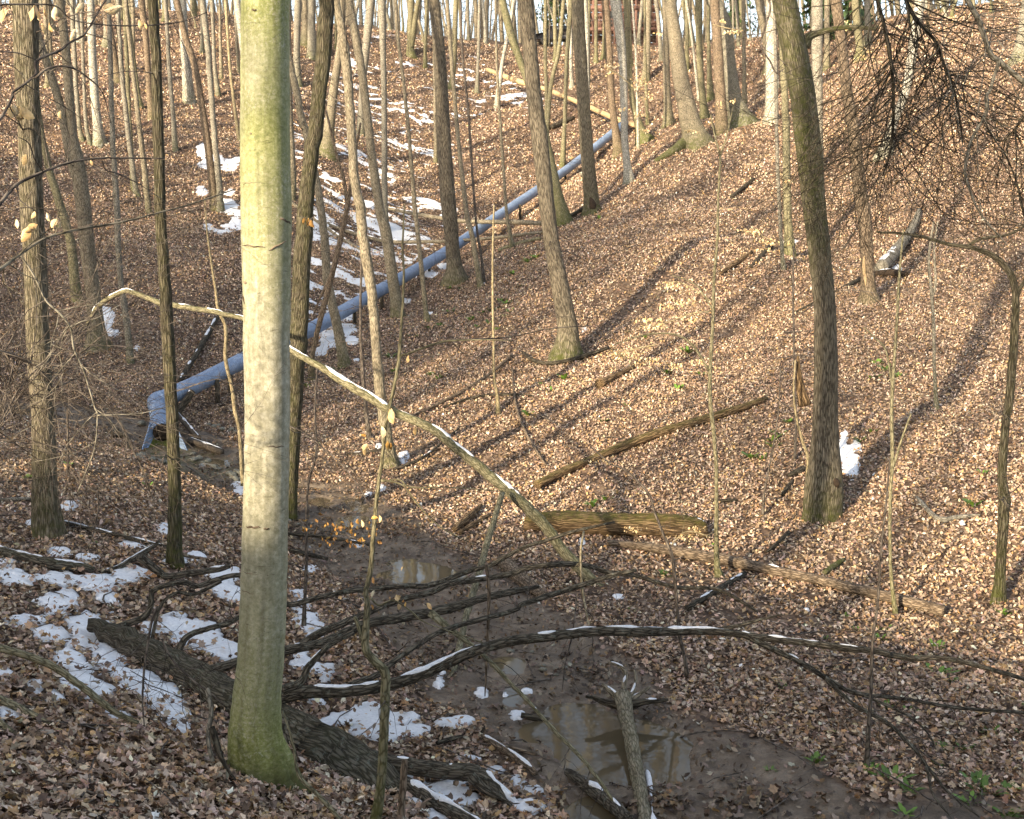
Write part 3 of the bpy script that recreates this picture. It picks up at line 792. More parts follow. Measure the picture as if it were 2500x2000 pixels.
TREES = []
def tree(label, mat, pts, D=None, group=None, kind='tree', h=17.0, side=9, moss=(.6, .6), flare=.75, seed=None, sides=None, limbs=(), rough=.06, crown=True, mossall=0.0, topgreen=0.0, cat='tree', twl=1.6, topfade=None, flare_h=.35):
    """pts: photo pixels (u, v, width) from the foot upwards; the stem stands where the foot meets the ground"""
    seed = seed if seed is not None else len(TREES) + 1
    rng = np.random.default_rng(1000 + seed)
    TREES.append(label)
    pts = np.array(pts, float)
    base = hit(pts[0, 0], pts[0, 1])
    if D is None: D = base[1]
    w3 = P(pts[:, 0], pts[:, 1], D); rr = pts[:, 2] * .5 * D / F
    if abs(base[1] - D) > .4:
        g_ = HF(w3[0, 0], w3[0, 1])
        w3 = np.vstack([[w3[0, 0], w3[0, 1], g_], w3]) if g_ < w3[0, 2] - .1 else w3
        rr = rr if len(rr) == len(w3) else np.r_[rr[0] * 1.1, rr]
    b0 = w3[0].copy()
    s_ = cr(np.c_[w3, rr], 5)
    w3, rr = s_[:, :3], np.maximum(s_[:, 3], .004)
    near = D < 26
    jit = rng.normal(0, 1, (len(w3), 3)) * rr.mean() * (.06 if rr.mean() < .15 else .012); jit[:2] = 0
    w3 = w3 + jit
    d0 = unit(w3[2] - w3[0])
    w3 = np.vstack([w3[0] - d0 * .35 - np.array([0, 0, .12]), w3]); rr = np.r_[rr[0] * 1.05, rr]
    top_in = len(w3)
    d = unit(w3[-1] - w3[-4]) if len(w3) > 5 else unit(w3[-1] - w3[0])
    if crown:
        hh = w3[-1, 2] - b0[2]; left = max(h - hh, 2.5); r0 = rr[-1]; k = max(4, int(left / 1.6)); ex = [w3[-1]]; er = []
        for q in range(k):
            d = unit(d + rng.normal(0, .06, 3) + np.array([0, 0, .12]))
            ex.append(ex[-1] + d * left / k); er.append(r0 * (1 - .82 * (q + 1) / k))
        w3 = np.vstack([w3, ex[1:]]); rr = np.r_[rr, er]
    sides = sides or (22 if rr.max() > .09 and near else 14 if near else 9)
    m0, mh = moss
    def mossf(V, L):
        hgt = V[:, :, 2] - b0[2]
        nz = vn(V[:, :, 0] * 6 + seed, V[:, :, 2] * 2.2, seed)
        return np.clip(m0 * np.exp(-np.maximum(hgt, 0) / mh) * 1.3 + mossall * (.4 + nz) + topgreen * sstep(-1.2, .7, V[:, :, 2]) * (.5 + .7 * nz), 0, 1)
    root = empty(kind, b0)
    mb = MB(); mb.tube(w3, rr, sides, rough, seed, mossf, flare, lobes=5, flare_h=flare_h)
    mb.build('trunk', M[mat], root)
    for lp in limbs:    # further stems that spring from this one
        lp = np.array(lp, float); l3 = cr(np.c_[P(lp[:, 0], lp[:, 1], D), lp[:, 2] * .5 * D / F], 5)
        mb = MB(); l3r = np.maximum(l3[:, 3], .003)
        q3 = l3[:, :3]
        if lp[-1, 1] < 5:
            dd = unit(q3[-1] - q3[-3]); q3 = np.vstack([q3, q3[-1] + dd * 2 + [0, 0, .6], q3[-1] + dd * 4 + [0, 0, 2.0]]); l3r = np.r_[l3r, l3r[-1] * .6, l3r[-1] * .2]
        mb.tube(q3, l3r, max(8, sides - 4), rough, seed + 50, mossf); mb.build('limb', M[mat], root)
    if side or crown:
        mb = MB()
        for k in range(side):
            i = int(rng.uniform(.12, .98) * (top_in - 2)) + 1
            az = rng.uniform(0, 6.28); dv = np.array([math.cos(az), math.sin(az) * .7, rng.uniform(-.1, .7)])
            twig(mb, w3[i], dv, rng.uniform(.5, 1.0) * twl, max(.0035, min(.011, rr[i] * .16)) * (1 if near else 1.25), 1 if k % 2 else 2, rng, .12, 3)
        if crown:
            nb = 7 if rr.max() > .07 else 3
            for k in range(nb):
                i = rng.integers(top_in, len(w3) - 1) if top_in < len(w3) - 1 else len(w3) - 1
                az = rng.uniform(0, 6.28); dv = np.array([math.cos(az), math.sin(az), rng.uniform(.3, 1.1)])
                twig(mb, w3[i], dv, rng.uniform(2.2, 4.2) * min(1, h / 14), max(rr[i] * .45, .012), 2, rng, 0, 4, 4, .16, .08)
            twig(mb, w3[-1], d, 2.5, rr[-1], 2, rng, 0, 5, 4, .16, .08)
        if mb.n: mb.build('crown', M['twig'], root)['kind'] = 'stuff'
    return tag(root, label, cat, group)

# --- the near beech and the dark leaning tree behind it
beech = tree('big smooth olive-green beech filling the near left centre, mossy at its foot', 'beech',
     [(645,1960,175),(638,1900,150),(630,1840,138),(624,1780,130),(628,1700,120),(637,1600,116),(643,1480,116),(648,1300,113),(652,1100,110),(652,950,111),(651,800,113),(650,650,117),(650,520,121),(648,300,117),(647,100,113),(648,0,112),(648,-60,111)],
     D=9.3, kind='beech_tree', h=19, side=0, moss=(.95, 1.0), flare=.6, seed=3, sides=64, rough=.006, cat='beech', flare_h=.42, topgreen=.52,
     limbs=[[(672,1800,40),(690,1860,62),(716,1915,60),(755,1955,44),(800,1980,26),(850,1998,10)],[(645,1830,40),(640,1890,66),(650,1940,56),(672,1985,36),(690,2010,16)],[(602,1820,36),(588,1870,50),(574,1915,40),(556,1950,20)]])

# weathered scars across the beech
for (u0, v0, u1, v1, w_) in ((596,598,660,604,5),(668,612,706,588,7),(690,532,712,546,12),(610,1276,648,1274,9),(655,1277,668,1279,8),(600,452,640,448,4),(650,445,700,452,4),(605,688,612,690,9),(660,1080,700,1085,4),(598,1430,640,1436,3),(600,1385,690,1392,3),(622,330,628,333,6),(626,34,640,38,8),(600,720,604,740,6)):
    us_ = np.linspace(u0, u1, 8); vs_ = np.linspace(v0, v1, 8) + np.sin(np.arange(8) * 1.9) * 1.5
    bc = np.array([[1980,640],[1700,629],[1480,643],[1100,652],[650,650],[300,648],[-60,648]])
    cx_ = np.interp(vs_, bc[::-1, 0], bc[::-1, 1]); rad_ = np.interp(vs_, [0, 520, 1000, 1480, 1700], [56, 60.5, 55, 58, 61])
    off_ = np.clip((us_ - cx_) / rad_, -.97, .97)
    pt_ = P(us_, vs_, 9.3); pt_[:, 1] -= rad_ * 9.3 / F * np.sqrt(1 - off_ ** 2)
    mb = MB(); mb.tube(pt_, np.r_[.3, .8, 1, 1, 1, 1, .8, .3] * w_ * .5 * 9.3 / F * .62, 6, .3, int(u0)); mb.build('scar', M['brown'], beech)
T = tree
T('furrowed dark tree leaning right out from behind the big beech', 'dark', [(700,1262,46),(706,1150,45),(715,1000,45),(724,880,43),(731,800,42),(737,650,42),(752,450,37),(771,300,35),(789,150,35),(798,0,35),(804,-60,34)], side=3, mossall=.35, seed=4)
T('stout ridged tree at the left edge, snow round its foot', 'furrow', [(117,1306,74),(112,1240,66),(108,1150,60),(104,1000,54),(97,900,56),(91,780,54),(86,650,53),(78,500,53),(70,300,53),(65,150,56),(62,0,60),(60,-60,60)], side=8, seed=5, moss=(.5, .5), mossall=.2)
T('forked grey-brown tree left of the branch arch, snow patch beside its foot', 'tan', [(238,847,54),(235,800,40),(226,700,35),(217,640,34),(204,510,36),(199,470,36),(190,395,32),(178,330,22),(170,240,22),(160,120,21),(146,0,20),(140,-60,20)], seed=6, side=8, limbs=[[(192,440,30),(174,390,27),(150,270,22),(118,165,20),(90,75,17),(74,0,16)]])
T('slender tilted tree between the left edge tree and the forked tree', 'olive', [(191,737,26),(184,700,24),(174,600,22),(146,500,20),(118,407,17),(97,300,15),(84,200,13),(76,100,12),(70,0,11)], seed=7)
T('slim dark mossy tree with blotched bark, straight up in front of the pipe bend', 'dark', [(429,1382,40),(428,1330,34),(427,1200,32),(420,1000,29),(409,800,31),(400,650,27),(390,500,26),(386,300,26),(381,150,23),(372,0,24),(369,-60,24)], seed=8, side=5, mossall=.3)
T('thin grey tree standing right of the forked tree, its foot by a small snow lump', 'grey', [(319,886,16),(311,800,16),(301,730,15),(291,640,14),(285,500,15),(278,400,13),(272,250,12),(265,0,10)], seed=9)
T('left stem of the leaning pair of thin trees on the far snow patch', 'brown', [(525,508,26),(521,467,20),(510,377,18),(494,270,17),(476,165,16),(452,90,15),(431,0,14)], seed=10)
T('right stem of the leaning pair of thin trees on the far snow patch', 'grey', [(537,512,22),(537,480,16),(529,390,15),(518,270,14),(509,135,14),(494,0,15)], seed=11)
T('thin upright grey tree left of the leaning pair, foot in clean leaves', 'grey', [(428,368,13),(422,270,11),(414,180,10),(409,90,9),(404,0,9)], seed=12)
T('stout pale trunk with a mossy foot behind the leaning pair', 'pale', [(462,250,30),(456,180,23),(450,100,20),(445,0,19)], seed=13, moss=(.9,.6))
T('smooth pale grey trunk with mossy foot high on the left slope', 'pale', [(243,352,30),(238,300,22),(232,240,20),(225,120,19),(222,0,16)], seed=14, moss=(.9,.6))
T('brown trunk partly hidden behind the slim dark mossy tree', 'brown', [(372,292,18),(364,210,15),(357,105,14),(345,0,16)], seed=15)
T('crooked thin tree on the left slope just left of a tall straight pole tree', 'grey', [(336,480,15),(329,450,13),(310,300,12),(298,180,11),(290,60,10),(288,0,10)], seed=16)
T('tall straight pole tree leaning towards the slim dark mossy tree', 'tan', [(364,520,15),(360,490,14),(350,390,13),(332,240,11),(312,60,9),(308,0,9)], seed=17)
T('thin tree with yellowish bark between the pale trunk and the crooked tree', 'olive', [(330,468,14),(325,440,13),(318,320,11),(310,150,10),(303,0,9)], seed=18)
T('narrow shaded tree close behind the forked tree', 'grey', [(201,342,12),(193,300,10),(184,180,11),(178,60,11),(176,0,11)], seed=19)
T('very thin tree just left of the smooth pale grey trunk', 'grey', [(220,352,11),(210,300,9),(204,170,8),(200,60,8),(198,0,8)], seed=20)
T('thin straight tree rising right of the leaning pair', 'grey', [(533,234,13),(524,150,9),(518,0,9)], seed=21)
T('slight young tree at the skyline beside the beech, second from it', 'tan', [(541,192,9),(538,100,7),(536,0,6)], seed=22, side=3)
T('slight young tree at the skyline touching the beech edge', 'tan', [(584,178,9),(579,120,8),(573,0,6)], seed=23, side=3)
T('twisted yellow-barked stem close to the left side of the beech', 'ytwig', [(584,345,8),(575,280,8),(563,180,7),(557,100,7),(551,0,9)], seed=24, kind='sapling')
T('sunless grey trunk just right of the beech on the snowy hillside', 'grey', [(727,207,20),(724,120,16),(728,0,17)], seed=25)
T('sunlit yellow trunk standing on the crest right of the beech', 'tan', [(746,103,24),(745,50,16),(745,0,13)], seed=26)
T('grey trunk between the sunlit yellow trunk and the dark leaning tree', 'grey', [(763,142,26),(761,70,19),(760,0,18)], seed=27)
T('bent tree whose foot stands in front of the ribbed end of the pipe', 'tan', [(840,892,30),(836,860,26),(817,770,24),(799,680,22),(793,590,21),(785,520,19),(772,437,17),(748,330,18),(737,290,18),(721,215,17),(705,130,14),(700,60,13)], seed=28)
T('upright trunk seen in the gap between beech and dark leaning tree', 'tan', [(709,482,24),(712,430,22),(703,220,20),(702,100,18),(702,0,17)], seed=29)
T('thick mossy-footed tree leaning right, snow on both sides of its roots', 'tan', [(797,378,46),(801,330,30),(805,300,25),(815,215,21),(830,110,17),(836,0,15)], seed=30, moss=(.9,.8))
T('tall sunlit trunk cutting across the middle of the grey pipe', 'tan', [(955,1136,38),(949,1100,30),(937,1020,28),(931,982,26),(920,862,25),(913,771,24),(907,711,24),(898,650,26),(886,575,25),(879,500,25),(866,440,22),(857,300,22),(850,210,22),(841,120,23),(821,0,17),(816,-60,17)], seed=31, side=9)
T('pair of fused stems standing at the pipe, left of the big twin trunk', 'tan', [(972,778,34),(966,730,28),(953,640,28),(940,560,28),(929,520,24),(913,422,22),(898,300,21),(886,195,20),(871,105,20),(852,0,18)], seed=32, side=8)
T('smooth grey tree leaning right on the snowy hillside', 'grey', [(881,332,22),(884,225,16),(892,135,18),(898,75,20),(906,0,20)], seed=33)
T('straight grey tree rising behind the fused stems', 'grey', [(944,562,16),(941,520,13),(938,390,14),(938,270,14),(935,135,15),(932,0,21)], seed=34)
T('slim long tree whose foot stands on leaves below the pipe', 'tan', [(1043,784,18),(1040,760,13),(1031,680,12),(1022,590,12),(1013,510,12),(1007,437,10),(1001,362,9),(992,270,9),(983,180,8),(971,90,9),(966,0,8)], seed=35)
T('forked sunlit tree on the snowy crest', 'olive', [(1003,134,22),(1001,110,15),(1002,60,14),(1004,0,15)], seed=36, limbs=[[(1003,122,14),(1009,75,14),(1016,30,12),(1022,0,11)]])
T('thin sunlit tree just right of the forked tree on the crest', 'olive', [(1038,166,10),(1039,100,8),(1042,0,8)], seed=37)
T('big twin trunk grown together lengthwise, standing astride the pipe', 'furrow', [(1113,684,66),(1110,655,42),(1105,610,35),(1101,560,36),(1095,500,38),(1089,420,37),(1080,270,32),(1072,120,29),(1059,0,28),(1054,-60,28)], seed=38, side=4, moss=(.4,.5), flare=.3)
T('pale slim trunk half hidden behind the big twin trunk', 'tan', [(1064,397,11),(1063,330,9),(1062,230,8),(1060,100,8),(1060,0,8)], seed=39)
T('long thin leaning tree just right of the big twin trunk', 'tan', [(1174,700,18),(1170,680,14),(1155,590,12),(1138,512,12),(1121,362,10),(1110,240,10),(1100,120,9),(1091,0,9)], seed=40, side=8)
T('yellow sunlit tree behind the thin leaning tree, black mark at its foot', 'olive', [(1098,220,16),(1104,190,13),(1109,130,13),(1113,0,12)], seed=41)
T('thin grey tree standing on the upper slope between hillside and pipe', 'grey', [(1164,228,12),(1166,180,8),(1168,120,8),(1171,0,7)], seed=42)
T('thin upright tree left of the mossy leaning trunk, foot at two sticks', 'tan', [(1251,606,12),(1243,560,9),(1236,512,8),(1221,300,7),(1213,150,6),(1210,0,6)], seed=43)
T('white-barked leaning tree above the upper pipe run', 'pale', [(1213,262,14),(1225,160,9),(1239,90,9),(1256,0,9)], seed=44)
T('spindly tree before the pipe, right of the thin leaning tree', 'twig', [(1182,690,8),(1174,620,6),(1160,520,6),(1143,270,6),(1130,150,6),(1124,0,6)], seed=45)
T('mossy leaning trunk crossing behind the tall central tree', 'olive', [(1379,548,40),(1372,515,31),(1362,480,27),(1345,400,23),(1325,310,20),(1295,215,19),(1270,150,18),(1246,80,19),(1226,0,17)], seed=46, mossall=.35)
T('tall ridged central tree curving up from a mossy foot on the sunny slope', 'furrow', [(1384,872,92),(1386,830,62),(1385,790,52),(1370,711,45),(1347,590,39),(1336,510,37),(1320,362,40),(1305,240,37),(1294,120,35),(1284,0,36),(1280,-60,36)], seed=47, side=6, moss=(1,.35), flare=.3)
T('furrowed tree with a dark rotten hollow at its foot, beside the pipe', 'furrow', [(1447,518,42),(1445,490,36),(1438,420,33),(1426,270,31),(1418,150,30),(1410,0,29)], seed=48, side=5, mossall=.15)
T('smooth bluish-grey trunk right behind the furrowed hollow tree', 'pale', [(1434,420,18),(1433,300,16),(1432,120,14),(1428,0,14)], D=58, seed=49)
T('thin sunlit tree right of the tall central tree', 'olive', [(1335,318,11),(1334,230,9),(1331,120,9),(1332,0,8)], seed=50)
T('slim leaning tree with its foot below the upper pipe run', 'olive', [(1336,330,9),(1345,210,10),(1365,120,10),(1376,0,9)], D=66, seed=51)
T('slim sunlit tree that stands left of the pipe near the hollow tree', 'olive', [(1373,405,14),(1379,300,10),(1384,150,10),(1393,20,12),(1394,0,12)], seed=52)
T('rough-barked tree in front of the end of the upper pipe run', 'brown', [(1510,380,28),(1503,320,19),(1493,240,17),(1487,120,17),(1478,0,18)], seed=53)
T('smooth silvery trunk just right of the rough-barked tree', 'pale', [(1536,444,26),(1530,390,18),(1525,332,17),(1523,240,18),(1518,120,21),(1503,0,26)], seed=54, side=5, moss=(.5,.3))
T('sunlit pole tree in line with the house frame, left of the rough-barked tree', 'olive', [(1455,154,14),(1455,120,9),(1455,0,8)], seed=55)
T('slight sunlit tree next to the smooth bluish-grey trunk', 'olive', [(1437,202,8),(1437,120,7),(1438,0,8)], seed=56)
T('trunk with a spreading mossy foot in sun right of the silvery trunk', 'olive', [(1576,348,52),(1566,325,30),(1556,290,18),(1543,240,14),(1535,150,14),(1528,0,11)], seed=57, moss=(1,.7), flare=.35)
T('sunlit clump stem below the house frame', 'tan', [(1577,198,20),(1580,100,17),(1582,0,18)], seed=58)
T('thin pale pole tree left of the sunlit clump stem', 'pale', [(1558,364,8),(1556,250,6),(1552,120,6),(1543,0,5)], seed=59)
T('thin sunlit tree just right of the thin pale pole tree', 'olive', [(1581,304,9),(1577,200,7),(1575,100,6),(1574,0,6)], seed=60)
T('bright yellow sunlit trunk left of the thick leaning tree', 'tan', [(1633,305,28),(1630,250,20),(1628,200,17),(1625,80,14),(1622,0,13)], seed=61)
T('thick leaning tree lit on its left side with a long root spur', 'tan', [(1702,350,70),(1693,320,54),(1684,290,48),(1674,245,43),(1663,195,39),(1648,90,34),(1637,0,28),(1634,-60,27)], seed=62, side=8, flare=.4, moss=(.7,.5))
T('thin sunlit tree behind the thick leaning tree', 'olive', [(1677,172,13),(1677,100,9),(1677,0,9)], seed=63)
T('sunlit double-looking tree right of the thick leaning tree', 'olive', [(1721,288,24),(1717,250,18),(1712,200,16),(1707,100,16),(1706,0,18)], seed=64)
T('narrow sunlit tree squeezed between two thicker trunks', 'olive', [(1735,242,18),(1731,160,11),(1730,100,9),(1730,0,8)], seed=65)
T('shaded greyish trunk left of the mossy grey tree', 'brown', [(1763,328,34),(1760,270,27),(1758,220,26),(1752,120,24),(1745,0,22)], seed=66)
T('broad mossy grey tree bending left at the top, foot on the dark mound', 'grey', [(1810,305,66),(1800,270,48),(1790,240,41),(1780,150,33),(1770,60,31),(1742,0,33),(1728,-50,30)], seed=67, moss=(1,.6), side=8, mossall=.15)
T('sunlit pole tree right of the broad mossy grey tree', 'tan', [(1818,258,13),(1817,180,10),(1816,120,9),(1815,0,9)], seed=68)
T('pale greyish trunk left of the large dark tree', 'pale', [(1883,296,36),(1883,250,28),(1884,180,28),(1882,0,22)], seed=69)
T('straight mossy young tree left of the large dark tree, pale leaves at its waist', 'olive', [(1929,624,30),(1926,560,22),(1922,500,20),(1918,300,18),(1912,160,16),(1908,0,14)], seed=70)
T('thin pale stem beside the straight mossy young tree', 'grey', [(1913,660,12),(1908,600,9),(1903,500,9),(1898,400,9),(1895,200,8),(1893,100,7),(1890,0,7)], seed=71)
T('large dark furrowed tree leaning left across the right slope, hollow in its foot', 'furrow', [(2004,1258,92),(2010,1190,94),(2014,1120,76),(2014,1060,64),(2015,1000,58),(2016,952,56),(2014,771,53),(2005,650,53),(1989,510,55),(1974,362,60),(1955,210,60),(1939,120,60),(1915,0,56),(1905,-60,56)], seed=72, side=4, moss=(.8,.35), sides=30, flare=.35, topgreen=.75,
  limbs=[[(1962,112,30),(1975,90,22),(2000,80,15),(2040,70,12),(2090,66,10),(2140,72,8)]], mossall=.1)
T('brown tree with orange bare wood showing at its foot', 'brown', [(2122,735,46),(2120,700,34),(2116,605,31),(2110,520,32),(2102,482,32),(2086,330,28),(2070,241,26),(2056,120,24),(2041,0,27)], seed=73, side=6, moss=(.4,.4))
T('grey trunk rising behind the large dark tree', 'grey', [(2003,412,18),(2000,332,18),(1995,150,26),(1995,0,28)], seed=74)
T('short sunlit trunk at the top between dark tree and brown tree', 'tan', [(2019,172,18),(2019,100,13),(2019,0,13)], seed=75)
T('grey trunk under the hanging twigs at the top, behind the brown tree', 'grey', [(2120,110,20),(2118,60,15),(2117,0,14)], seed=76)
T('pale leaning trunk tangled in the hanging twigs', 'pale', [(2162,372,36),(2178,312,22),(2212,220,20),(2230,110,22),(2246,0,24)], seed=77, side=9)
T('mossy trunk foot at the upper right edge', 'grey', [(2488,146,40),(2496,90,26),(2508,0,24)], seed=78)
T('dark tree at the right edge that bends into a low arch', 'dark', [(2437,1470,32),(2441,1400,25),(2444,1360,24),(2451,1250,26),(2452,1220,29),(2446,1160,22),(2455,1030,20),(2464,985,20),(2474,860,20),(2480,756,18),(2475,690,17),(2458,655,16),(2425,625,14),(2378,605,12),(2320,597,9),(2272,584,8),(2215,572,7),(2140,566,5)], seed=79, side=16, crown=False, mossall=.2, twl=1.1,
  limbs=[[(2478,740,12),(2490,705,10),(2500,690,10),(2530,640,9)],[(2360,602,8),(2392,584,8),(2430,578,7),(2470,570,6),(2520,540,5)]])
T('slender two-stemmed sapling on the right slope', 'grey', [(2287,1000,11),(2281,900,8),(2280,800,8),(2275,720,8),(2268,650,6),(2272,590,6),(2280,540,5)], seed=80, kind='sapling', h=5, limbs=[[(2276,730,7),(2284,690,6),(2281,630,5),(2282,590,5),(2290,540,4)]], cat='sapling', crown=False)
T('long thin sapling at right crossing the end of the long log', 'olive', [(2187,1502,12),(2177,1422,9),(2173,1330,8),(2174,1210,8),(2179,1120,9),(2177,1000,9),(2182,900,8),(2190,780,7),(2194,700,7),(2200,620,5),(2206,560,4)], seed=81, kind='sapling', h=5, side=5, crown=False, cat='sapling', limbs=[[(2181,1140,7),(2196,1090,6),(2213,1040,5),(2225,1010,3)],[(2181,955,8),(2172,900,6),(2160,850,5),(2130,820,4),(2110,800,3)]])
T('thin dark sapling at lower right, left of the hanging dead branch', 'twig', [(2116,1874,13),(2122,1760,10),(2126,1690,9),(2131,1560,8),(2142,1480,7),(2151,1346,6),(2165,1210,5),(2172,1120,4)], seed=82, kind='sapling', h=5, side=5, crown=False, cat='sapling')
T('upright young tree growing through the end of a log on the sunny slope', 'olive', [(1757,1412,22),(1750,1370,13),(1749,1240,10),(1749,1150,9),(1743,1060,10),(1733,950,10),(1740,800,8),(1742,741,8),(1743,680,7),(1751,590,7),(1753,500,6),(1759,377,5)], seed=83, kind='sapling', h=7, side=10, crown=False, cat='sapling', limbs=[[(1731,905,7),(1710,870,6),(1688,840,6),(1649,817,5),(1577,817,4),(1500,841,3)],[(1741,760,4),(1715,715,4),(1690,690,3),(1640,672,2)],[(1758,380,5),(1745,330,4),(1735,280,3)],[(1758,380,5),(1775,330,4),(1790,260,3)]])
T('crooked dark sapling with brown leaves before the mossy log', 'twig', [(1678,1655,11),(1670,1600,8),(1659,1555,8),(1653,1480,8),(1650,1440,8),(1646,1400,9),(1640,1355,9),(1622,1310,7),(1598,1250,6),(1583,1205,6),(1529,1150,5),(1492,1133,4),(1440,1090,3)], seed=84, kind='sapling', h=4, side=6, crown=False, cat='sapling', twl=1.0)
T('crooked foreground sapling with a knee bend, in front of the fallen trunk', 'olive', [(916,2010,30),(930,1920,24),(937,1800,24),(940,1700,25),(941,1646,24),(930,1628,23),(912,1612,22),(894,1588,21),(892,1555,19),(897,1480,15),(893,1446,13),(905,1390,13),(910,1330,12),(917,1240,11),(925,1180,10),(935,1100,9),(945,1020,8),(962,946,9),(974,877,9),(980,786,7),(986,680,6),(983,600,5),(988,500,4)], D=8.9, seed=85, kind='sapling', h=4, side=4, crown=False, cat='sapling', rough=.05, flare=.3, moss=(.6,.8), twl=.9,
  limbs=[[(893,1562,14),(884,1558,13),(876,1530,11),(866,1506,8)],[(974,874,6),(985,866,5),(1000,862,5),(1060,840,5),(1100,832,4),(1180,830,3),(1250,832,2)],[(930,1172,5),(965,1178,4),(990,1190,4),(1015,1225,4),(1060,1275,3),(1115,1310,3),(1160,1330,2)],[(931,1175,4),(975,1172,4),(1005,1190,4),(1100,1190,3),(1200,1198,3),(1250,1202,2)],[(905,1460,5),(925,1478,5),(960,1466,4),(1000,1490,4),(1025,1512,4),(1050,1525,3),(1100,1542,3),(1180,1570,3)]])
T('thin upright sapling left of the crooked foreground sapling, by the brook', 'twig', [(742,1532,11),(745,1446,8),(748,1376,8),(748,1270,7),(753,1180,6),(772,1105,6),(769,1000,5),(775,900,4)], seed=86, kind='sapling', h=5, side=6, crown=False, cat='sapling')
T('thin bare tree left of the tall sunlit trunk, below the pipe', 'twig', [(903,1072,12),(893,1000,9),(885,900,9),(880,800,7),(882,640,5),(880,560,4)], seed=87, kind='sapling', h=6, side=8, crown=False, cat='sapling')
T('thin tan sapling on the green-flecked slope, left of the tall central tree', 'ytwig', [(1217,1010,12),(1213,960,8),(1206,920,7),(1205,830,6),(1203,720,6),(1203,620,5),(1206,500,4)], seed=88, kind='sapling', h=6, side=7, crown=False, cat='sapling')
T('yellow crooked sapling rising beside the left side of the beech', 'ytwig', [(592,1165,10),(585,1060,9),(573,1000,10),(567,952,9),(551,877,9),(551,800,9),(533,756,8),(524,696,6),(505,560,4),(500,480,3)], D=22.5, seed=89, kind='sapling', h=5, side=5, crown=False, cat='sapling')
T('crooked reddish sapling forking in front of the snowy hillside', 'brown', [(760,886,16),(766,847,12),(787,762,14),(811,669,14),(835,566,13),(846,515,12),(856,452,10),(866,380,8),(880,300,5)], D=31, seed=90, kind='sapling', h=7, side=8, crown=False, cat='sapling', limbs=[[(848,505,9),(840,440,8),(829,407,7),(811,332,6),(796,270,5)],[(815,650,8),(800,690,7),(780,730,5),(765,770,4)]])
T('bare sapling between two thin trees on the lower right slope', 'twig', [(1862,1262,8),(1866,1200,5),(1882,1120,4),(1900,1010,3),(1905,900,3)], seed=91, kind='sapling', h=3, side=6, crown=False, cat='sapling')
T('yellowish sprout curving beside the large dark tree', 'ytwig', [(1972,1120,8),(1960,1080,7),(1945,1020,6),(1938,960,5),(1942,880,4)], D=20.5, seed=92, kind='sapling', h=3, side=4, crown=False, cat='sapling')
T('thin grey sapling just left of the large dark tree', 'twig', [(1943,1040,6),(1940,950,6),(1938,820,5),(1936,700,5),(1938,600,4)], D=22, seed=93, kind='sapling', h=3, side=4, crown=False, cat='sapling')

# bare slim trees on the upper slopes and along the ridge
rr_ = np.random.default_rng(77)
cnt = 0
spots = []
mats_ = ['tan', 'olive', 'grey', 'brown', 'olive', 'tan', 'pale']
tone_ = {'tan': 'tan', 'olive': 'yellow-olive', 'grey': 'grey', 'brown': 'brown', 'pale': 'pale'}
while cnt < 235:
    D_ = rr_.uniform(60, 116); x_ = rr_.uniform(-.48, .48) * D_; z_ = float(HF(x_, D_)); u_, v_ = project(x_, D_, z_)
    u_, v_ = float(u_), float(v_)
    if v_ > 300 or (v_ > 120 and 740 < u_ < 1330): continue
    if v_ > 185 and u_ < 640 and rr_.uniform() < .5: continue
    if v_ > 130 and u_ > 2150: continue
    if v_ > 230 and 1330 < u_ < 1700: continue
    if any((x_ - a) ** 2 + (D_ - b) ** 2 < 1.8 for a, b in spots): continue
    spots.append((x_, D_)); r_ = rr_.choice([.06, .085, .12, .16, .22], p=[.2, .27, .25, .18, .1])
    ln_ = rr_.normal(-.05, .06); w_ = r_ * 2 * F / D_; mt_ = mats_[rr_.integers(len(mats_))]
    where_ = 'upper left slope' if u_ < 640 else 'crest above the snowy hillside' if u_ < 1330 else 'sunlit ridge below the house' if u_ < 1700 else 'ridge behind the big dark tree' if u_ < 2150 else 'upper right corner'
    size_ = 'thin' if r_ < .1 else 'medium-thick' if r_ < .17 else 'thick'
    T('%s bare %s tree among others on the %s' % (size_, tone_[mt_], where_), mt_, [(u_, v_, w_ * 1.5), (u_ + (v_ * .15 + 10) * ln_, v_ - 15 - v_ * .1, w_), (u_ + (v_ + 160) * ln_ * .6 + rr_.normal(0, 3), v_ * .4 - 40, w_ * .93), (u_ + (v_ + 300) * ln_, -120.0, w_ * .85)],
      D=float(D_), group='%s %s trees on the %s' % (size_, tone_[mt_], where_), seed=200 + cnt, side=2, h=15, sides=7, twl=1.8)
    cnt += 1

